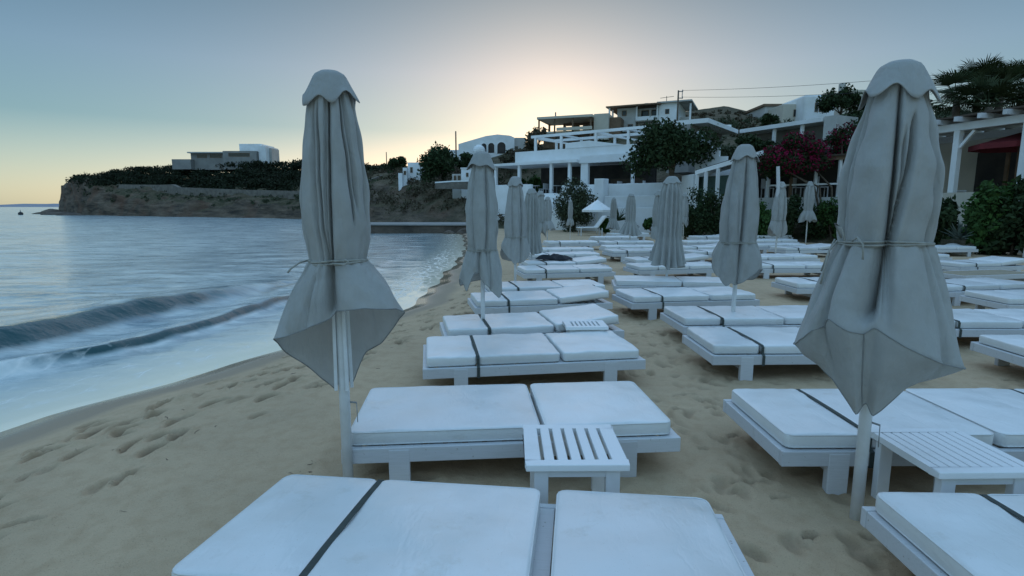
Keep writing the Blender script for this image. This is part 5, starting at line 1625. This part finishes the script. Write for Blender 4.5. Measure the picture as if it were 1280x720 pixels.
for k in range(6):
    bx('stair', tw, M['whitewash'], 5.0, -1.303 - .3 * (k + 1), -.3, 6.8, -1.303 - .3 * k - .002, 2.3 - .36 * k)
# tables and chairs on the terrace
Rm = Matrix.Rotation(R(-36), 3, 'Z')
def tpos(u_, v_, z): q = Rm @ Vector((u_, v_, 0)); return (q.x - 1.4, q.y + 46.5, z)
def bistro_table(loc):
    t = empty('bistro_table', loc)
    mb = MB(); mb.tube([(0, 0, .70), (0, 0, .74)], .42, 16); mb.build('tabletop', M['paint'], t)
    mb = MB(); mb.tube([(0, 0, .02), (0, 0, .70)], .04, 8); mb.build('pedestal', M['metal'], t)
    mb = MB(); mb.tube([(0, 0, 0), (0, 0, .03)], [.26, .2], 12); mb.build('base', M['metal'], t)
    return t
def chair(loc, rz, mat):
    t = empty('terrace_chair', loc, rz)
    mb = MB(); mb.box(-.22, -.22, .43, .22, .22, .47); mb.build('seat', mat, t, bevel=.01)
    mb = MB(); mb.box(-.22, .19, .47, .22, .23, .9); mb.build('backrest', mat, t, bevel=.01)
    for a in (-.19, .19):
        for b_ in (-.19, .19):
            mb = MB(); mb.box(a - .02, b_ - .02, 0, a + .02, b_ + .02, .43); mb.build('leg', mat, t)
    return t
spots = [(1.2, 1.2), (3.4, .9), (5.0, 1.6), (9.8, .9), (11.6, 1.3)]
t0 = None; c0 = None; r = random.Random(3)
for i, (u_, v_) in enumerate(spots):
    lp = tpos(u_, v_, 2.553)
    if t0 is None: t0 = bistro_table(lp); t = t0
    else: t = copy_tree(t0); t.location = lp
    tag(t, ['leftmost', 'second from the left', 'middle', 'second from the right', 'rightmost'][i] + ' of the five round white tables under the restaurant canopy', 'table', 'round tables on the restaurant terrace')
    for j, (du, dv, rz) in enumerate(((-.7, 0, R(90 - 36)), (.7, 0, R(-90 - 36)))):
        lp2 = tpos(u_ + du, v_ + dv, 2.553)
        if c0 is None: c = chair(lp2, rz, M['paint']); c0 = c
        else: c = copy_tree(c0); c.location = lp2; c.rotation_euler = (0, 0, rz)
        tag(c, ('white chair on the left of the ' if j == 0 else 'white chair on the right of the ') + ['leftmost', 'second leftmost', 'middle', 'second rightmost', 'rightmost'][i] + ' restaurant table', 'chair', 'chairs on the restaurant terrace')
for i, (px, py, Y, rx, mt, lb) in enumerate([(756, 279, 34.0, .5, 'leaf_bright', 'low green plant beside the open parasol'), (789, 277, 33.6, .55, 'leaf', 'low dark plant between the bell skirted umbrella and the small distant one'), (814, 280, 33.0, .6, 'leaf_bright', 'green plant below the white terrace, left of the dark pleated umbrella'), (640, 276, 39.0, .6, 'leaf', 'dark plant at the left foot of the white terrace')]):
    x, y = loc_px(px, Y); g0 = 0
    tree('low_plant', lb, (x, y, g0), .45, rx, rx * .8, .5, 9, 900, .09, M[mt], 240 + i, .03, low=-1, cat='plant')
# plants in the gap left of the canopy
for i, (u_, v_, s_) in enumerate(((.6, 3.0, 1.0), (2.0, 3.2, .8), (1.2, 4.4, 1.3))):
    tree('terrace_plant', ['green plant under the left end of the restaurant canopy', 'smaller green plant right of it under the canopy', 'taller green plant behind the restaurant canopy end'][i], tpos(u_, v_, 2.55), .8 * s_, .8 * s_, .7, .8 * s_, 9, 900, .11, M['leaf_bright'], 210 + i, .04, low=-1, cat='plant')

# low house with long white roof edges
h = house('low_house', 'low grey house with long white roof edges meeting at an angle', (17.5, 44.4, 0))
def seg_box(name, u, mat, a, b, z0, z1, d0, d1):
    a = Vector((a[0], a[1], 0)); b = Vector((b[0], b[1], 0)); d = (b - a).normalized(); nn = Vector((-d.y, d.x, 0))
    q = [a + nn * d0, b + nn * d0, b + nn * d1, a + nn * d1]
    mb = MB(); mb.hexa([(p.x, p.y, z0) for p in q] + [(p.x, p.y, z1) for p in q]); return mb.build(name, mat, u)
A_ = (-4.4, -5.8); B_ = (0, 0); C_ = (3.3, -6.5)
seg_box('roof_edge', h, M['whitewash'], A_, B_, 7.25, 7.55, -.2, 3)
seg_box('roof_edge', h, M['whitewash'], (.25, -.5), C_, 7.22, 7.5, -.2, 3)
seg_box('wall', h, M['concrete'], A_, B_, 4.0, 7.245, 1.0, 2.6)
seg_box('wall', h, M['concrete'], (.6, -.4), C_, 4.0, 7.215, 1.2, 2.7)
seg_box('end_block', h, M['greywash'], (3.32, -6.55), (3.7, -7.3), 6.0, 7.52, -.1, 2.2)
for f in (.45, .78):
    p = (.25 + (C_[0] - .25) * f, -.5 + (C_[1] + .5) * f); bxp = bx('post', h, M['whitewash'], p[0] - .1, p[1] + .05, 5.2, p[0] + .1, p[1] + .25, 7.218)
bx('chimney', h, M['whitewash'], -1.6, .4, 7.553, -.2, 1.6, 8.0)

# white stair wall right of the dark round tree
wl = house('stair_wall', 'white stepped wall descending the slope right of the big dark tree', (*loc_px(886, 33), 0), R(-30), 'wall')
for k in range(5):
    bx('step_block', wl, M['whitewash'], -.9 + .45 * k, 0, 0, -.9 + .45 * k + .447, .3, 6.0 - .5 * k)
# upper white houses
def upper(label, Y, px0, px1, top, wins, mat, roof=None, roundc=False):
    h = house('upper_white_house', label, ((px0 + px1) / 2 * 0 + (0.5 * (px0 + px1) - 640) / F * .989 * Y, Y, 0), 0, 'house', 'white houses on the hilltop')
    w_ = (px1 - px0) / F * Y / 2; zt_ = P(640, top, Y).z
    bx('wall', h, mat, -w_, 0, zt_ - 5, w_, 6, zt_, .25 if roundc else .05)
    for (a, b, c_, d_) in wins:
        xa_ = (a - (px0 + px1) / 2) / F * Y; xb_ = (c_ - (px0 + px1) / 2) / F * Y
        window(h, xa_, P(640, d_, Y).z, xb_, P(640, b, Y).z, 0)
    if roof: bx('roof', h, M[roof], -w_ - .2, -.2, zt_ + .003, w_ + .2, 6.2, zt_ + .3)
    return h, w_, zt_
upper('pale house with a flat brown roof, leftmost of the upper white houses', 74, 948, 970, 133, [(953, 137, 957, 142)], M['greywash'], 'brown')
upper('low cream house with two narrow windows, second of the upper white houses', 70, 970.5, 996, 130, [(983.5, 137, 986.5, 146), (988.5, 137, 991.5, 146)], M['cream'])
h, w_, zt_ = upper('tall rounded white house with a pair of windows among the upper houses', 68, 996.5, 1034, 118, [(1009, 128, 1013, 140), (1014, 128, 1018, 140)], M['whitewash'], None, True)
h, w_, zt_ = upper('long pale house with a chimney, rightmost of the upper houses', 72, 1044, 1100, 112, [(1080, 119, 1085, 130)], M['cream'])
bx('chimney', h, M['greywash'], -w_ + .1, 1, zt_ + .003, -w_ + .7, 1.6, zt_ + 1.0)

# mid pergola with white posts
h = house('white_pergola', 'sloping white beamed pergola with posts behind the hedge', (0, 0, 0), 0, 'pergola')
pa = (loc_px(868, 31)); pb = loc_px(950, 27.6); za = P(868, 216, 31).z; zb = P(950, 191, 27.6).z
h.location = (pa[0], pa[1], 0)
dx_, dy_ = pb[0] - pa[0], pb[1] - pa[1]
mb = MB(); mb.bar((0, 0, za), (dx_, dy_, zb), .14, .22); mb.build('front_beam', M['whitewash'], h)
mb = MB(); mb.bar((1.4, 2.0, za + .1), (dx_ + 1.4, dy_ + 2.0, zb + .1), .14, .2); mb.build('rear_beam', M['whitewash'], h)
mb = MB(); mb.hexa([(0, .1, za + .12), (dx_, dy_ + .1, zb + .12), (dx_ + 1.4, dy_ + 2, zb + .22), (1.4, 2, za + .22), (0, .1, za + .16), (dx_, dy_ + .1, zb + .16), (dx_ + 1.4, dy_ + 2, zb + .26), (1.4, 2, za + .26)]); mb.build('reed_roof', M['darkwood'], h)
for f in (.02, .17, .36, .62, .9):
    bx('post', h, M['whitewash'], dx_ * f - .08, dy_ * f - .08 - 0, 0, dx_ * f + .08, dy_ * f + .08, za + (zb - za) * f - .1)
dkg = simple('green_panel', (.04, .075, .06), (.06, .10, .08), .6, 2, 20, .2, .01, True)
bx('end_wall', h, M['whitewash'], -.1, .2, 0, .25, 2.2, za - .05)
seg_box('green_screen', h, dkg, (.3, .5), (dx_ * .9, dy_ * .9 + .5), 0, za - .2, 0, .06)

# veranda under the bougainvillea
h = house('veranda', 'dark veranda with a white rail under the magenta bougainvillea', (0, 0, 0), 0, 'veranda')
va = Vector((*loc_px(948, 28.5), 0)); vb = Vector((*loc_px(1090, 25), 0)); h.location = va; e_ = vb - va
seg_box('back_wall', h, M['dark'], (0, 2.2), (e_.x, e_.y + 2.2), 1.5, 4.4, 0, .2)
seg_box('floor', h, M['greywash'], (0, 0), (e_.x, e_.y), 1.2, 2.05, -.2, 2.4)
seg_box('beam', h, M['brown'], (0, 0), (e_.x, e_.y), 3.75, 3.92, -.1, .05)
seg_box('roof', h, M['darkwood'], (0, 0), (e_.x, e_.y), 3.93, 4.0, -.2, 2.4)
seg_box('rail', h, M['whitewash'], (.3, -.1), (e_.x, e_.y - .1), 2.62, 2.70, -.1, -.02)
for f in (.08, .3, .52, .72, .93):
    bx('post', h, M['whitewash'] if f != .3 else M['brown'], e_.x * f - .06, e_.y * f - .04, 2.053, e_.x * f + .06, e_.y * f + .08, 3.748)
for i, f in enumerate((.12, .42, .63, .85)):
    q = va + e_ * f + Vector((.2, .9, 2.053))
    c = copy_tree(c0); c.location = q; c.rotation_euler = (0, 0, R(40 * i)); c.scale = (1.1, 1.1, 1.1)
    tag(c, ['leftmost white chair on the dark veranda', 'white chair on the veranda behind the slipped umbrella', 'white chair on the veranda left of the ruffled umbrella top', 'rightmost white chair on the dark veranda'][i], 'chair', 'chairs on the dark veranda')

# right pergola and terrace
h = house('timber_pergola', 'white timber pergola with dark rafters on a cream terrace at the right edge', (17.2, 22.2, 0), 0, 'pergola')
d_ = Vector((.62, -2.4, 0)).normalized(); nn = Vector((-d_.y, d_.x, 0))
ang = math.atan2(d_.y, d_.x); h.rotation_euler = (0, 0, ang)       # local x runs towards the camera along the terrace edge, local y inland
bx('terrace_base', h, M['cream'], -5, .3, -.3, 9, 6, 1.75)
bx('parapet', h, M['cream'], -1.6, -.05, -.3, 1.7, .25, 2.15)
bx('parapet', h, M['greywash'], 1.9, -.05, -.3, 9, .25, 2.2)
zt_ = 4.55
for a in (-2.4, 0, 2.4, 4.8, 7.2):
    bx('post', h, M['whitewash'], a - .11, .27, 1.753, a + .11, .49, zt_)
    mb = MB(); mb.bar((a + .1, .38, zt_ - .65), (a + .6, .38, zt_ - .05), .1); mb.build('brace', M['whitewash'], h)
bx('front_beam', h, M['whitewash'], -5, .26, zt_ + .003, 9, .5, zt_ + .28)
bx('rear_beam', h, M['whitewash'], -5, 4.0, zt_ + .003, 9, 4.2, zt_ + .28)
for k in range(16):
    a = -4.8 + k * .85
    bx('rafter', h, M['paint'], a, -.35, zt_ + .283, a + .14, 4.6, zt_ + .46)
bx('reed_roof', h, M['darkwood'], -5, -.1, zt_ + .463, 9, 4.5, zt_ + .53)
bx('back_wall', h, M['cream'], -5, 4.6, 1.753, 9, 4.9, zt_ + .2)
bx('grey_wall', h, M['greywash'], .3, 3.2, 1.753, 3.4, 3.4, 3.9)
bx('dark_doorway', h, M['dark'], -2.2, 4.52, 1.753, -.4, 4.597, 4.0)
bx('door_post', h, M['brown'], .0, 3.0, 1.753, .12, 3.1, 4.3)
# red cloth awning under it
aw = Matrix.Rotation(ang, 3, 'Z')
def pg(x, y, z): q = aw @ Vector((x, y, 0)); return Vector((q.x + 17.2, q.y + 22.2, z))
ru = empty('red_parasol', pg(1.3, 1.7, 1.753)); tag(ru, 'red open parasol under the timber pergola', 'umbrella')
mb = MB(); n = 8; hh2 = 2.62
V = [(0, 0, hh2)] + [(math.cos(2 * PI * k / n) * 1.5, math.sin(2 * PI * k / n) * 1.5, hh2 - .42) for k in range(n)] + [(math.cos(2 * PI * k / n) * 1.5, math.sin(2 * PI * k / n) * 1.5, hh2 - .62) for k in range(n)]
mb.add(V, [(0, 1 + k, 1 + (k + 1) % n) for k in range(n)] + [(1 + k, 9 + k, 9 + (k + 1) % n, 1 + (k + 1) % n) for k in range(n)])
o = mb.build('canopy', M['red'], ru); md = o.modifiers.new('t', 'SOLIDIFY'); md.thickness = .01
mb = MB(); mb.tube([(0, 0, 0), (0, 0, hh2 - .02)], .03, 8); mb.build('pole', M['brown'], ru, True)
c = copy_tree(c0); c.location = pg(-.6, 1.5, 1.753); c.rotation_euler = (0, 0, 1.0); c.scale = (1.1,) * 3
tag(c, 'white chair standing under the timber pergola left of the red parasol', 'chair')

# ------------------------------------------------------------------ poles and wires
def power_pole(label, px, Y, ytop, arm=True, rad=.11):
    x, y = loc_px(px, Y); g0 = hill_z(x, y); zt = P(px, ytop, Y).z
    u = empty('power_pole', (x, y, g0)); tag(u, label, 'power pole')
    mb = MB(); mb.tube([(0, 0, -1), (0, 0, zt - g0)], [rad * 1.2, rad * .8], 8); mb.build('shaft', M['bark'], u, True)
    if arm:
        mb = MB(); mb.bar((.0, 0, zt - g0 - .1), (.42, 0, zt - g0 - .1), .08); mb.bar((0, 0, zt - g0 - .75), (.42, 0, zt - g0 - .75), .08); mb.bar((.4, 0, zt - g0 - .8), (.4, 0, zt - g0 + .05), .06); mb.build('bracket', M['metal'], u)
        for dz in (.1, .75):
            mb = MB(); mb.tube([(.42, 0, zt - g0 - dz - .05), (.42, 0, zt - g0 - dz + .16)], .06, 8); mb.build('insulator', M['concrete'], u, True)
    return u, Vector((x, y, zt))
u, pt = power_pole('wooden power pole with two wires beside the two storey house', 842, 58, 113, True, .10)
u, pl = power_pole('thin wooden pole rising above the dark trees left of the arched house', 571, 64, 164, False, .09)
u, pl2 = power_pole('tiny distant pole on the skyline right of the nearest umbrella', 485, 90, 190, False, .08)
def wire(label, a, b, sag):
    mb = MB(); n = 24; mb.tube([a.lerp(b, k / n) - Vector((0, 0, sag * 4 * (k / n) * (1 - k / n))) for k in range(n + 1)], .016, 5, False)
    tag(mb.build('power_line', M['wire'], None, True), label, 'power line')
wire('upper power line running right from the wooden pole', pt + Vector((.42, 0, -.0)), P(1420, 66, 40), .5)
wire('lower power line running right from the wooden pole', pt + Vector((.42, 0, -.65)), P(1420, 84, 40), .6)
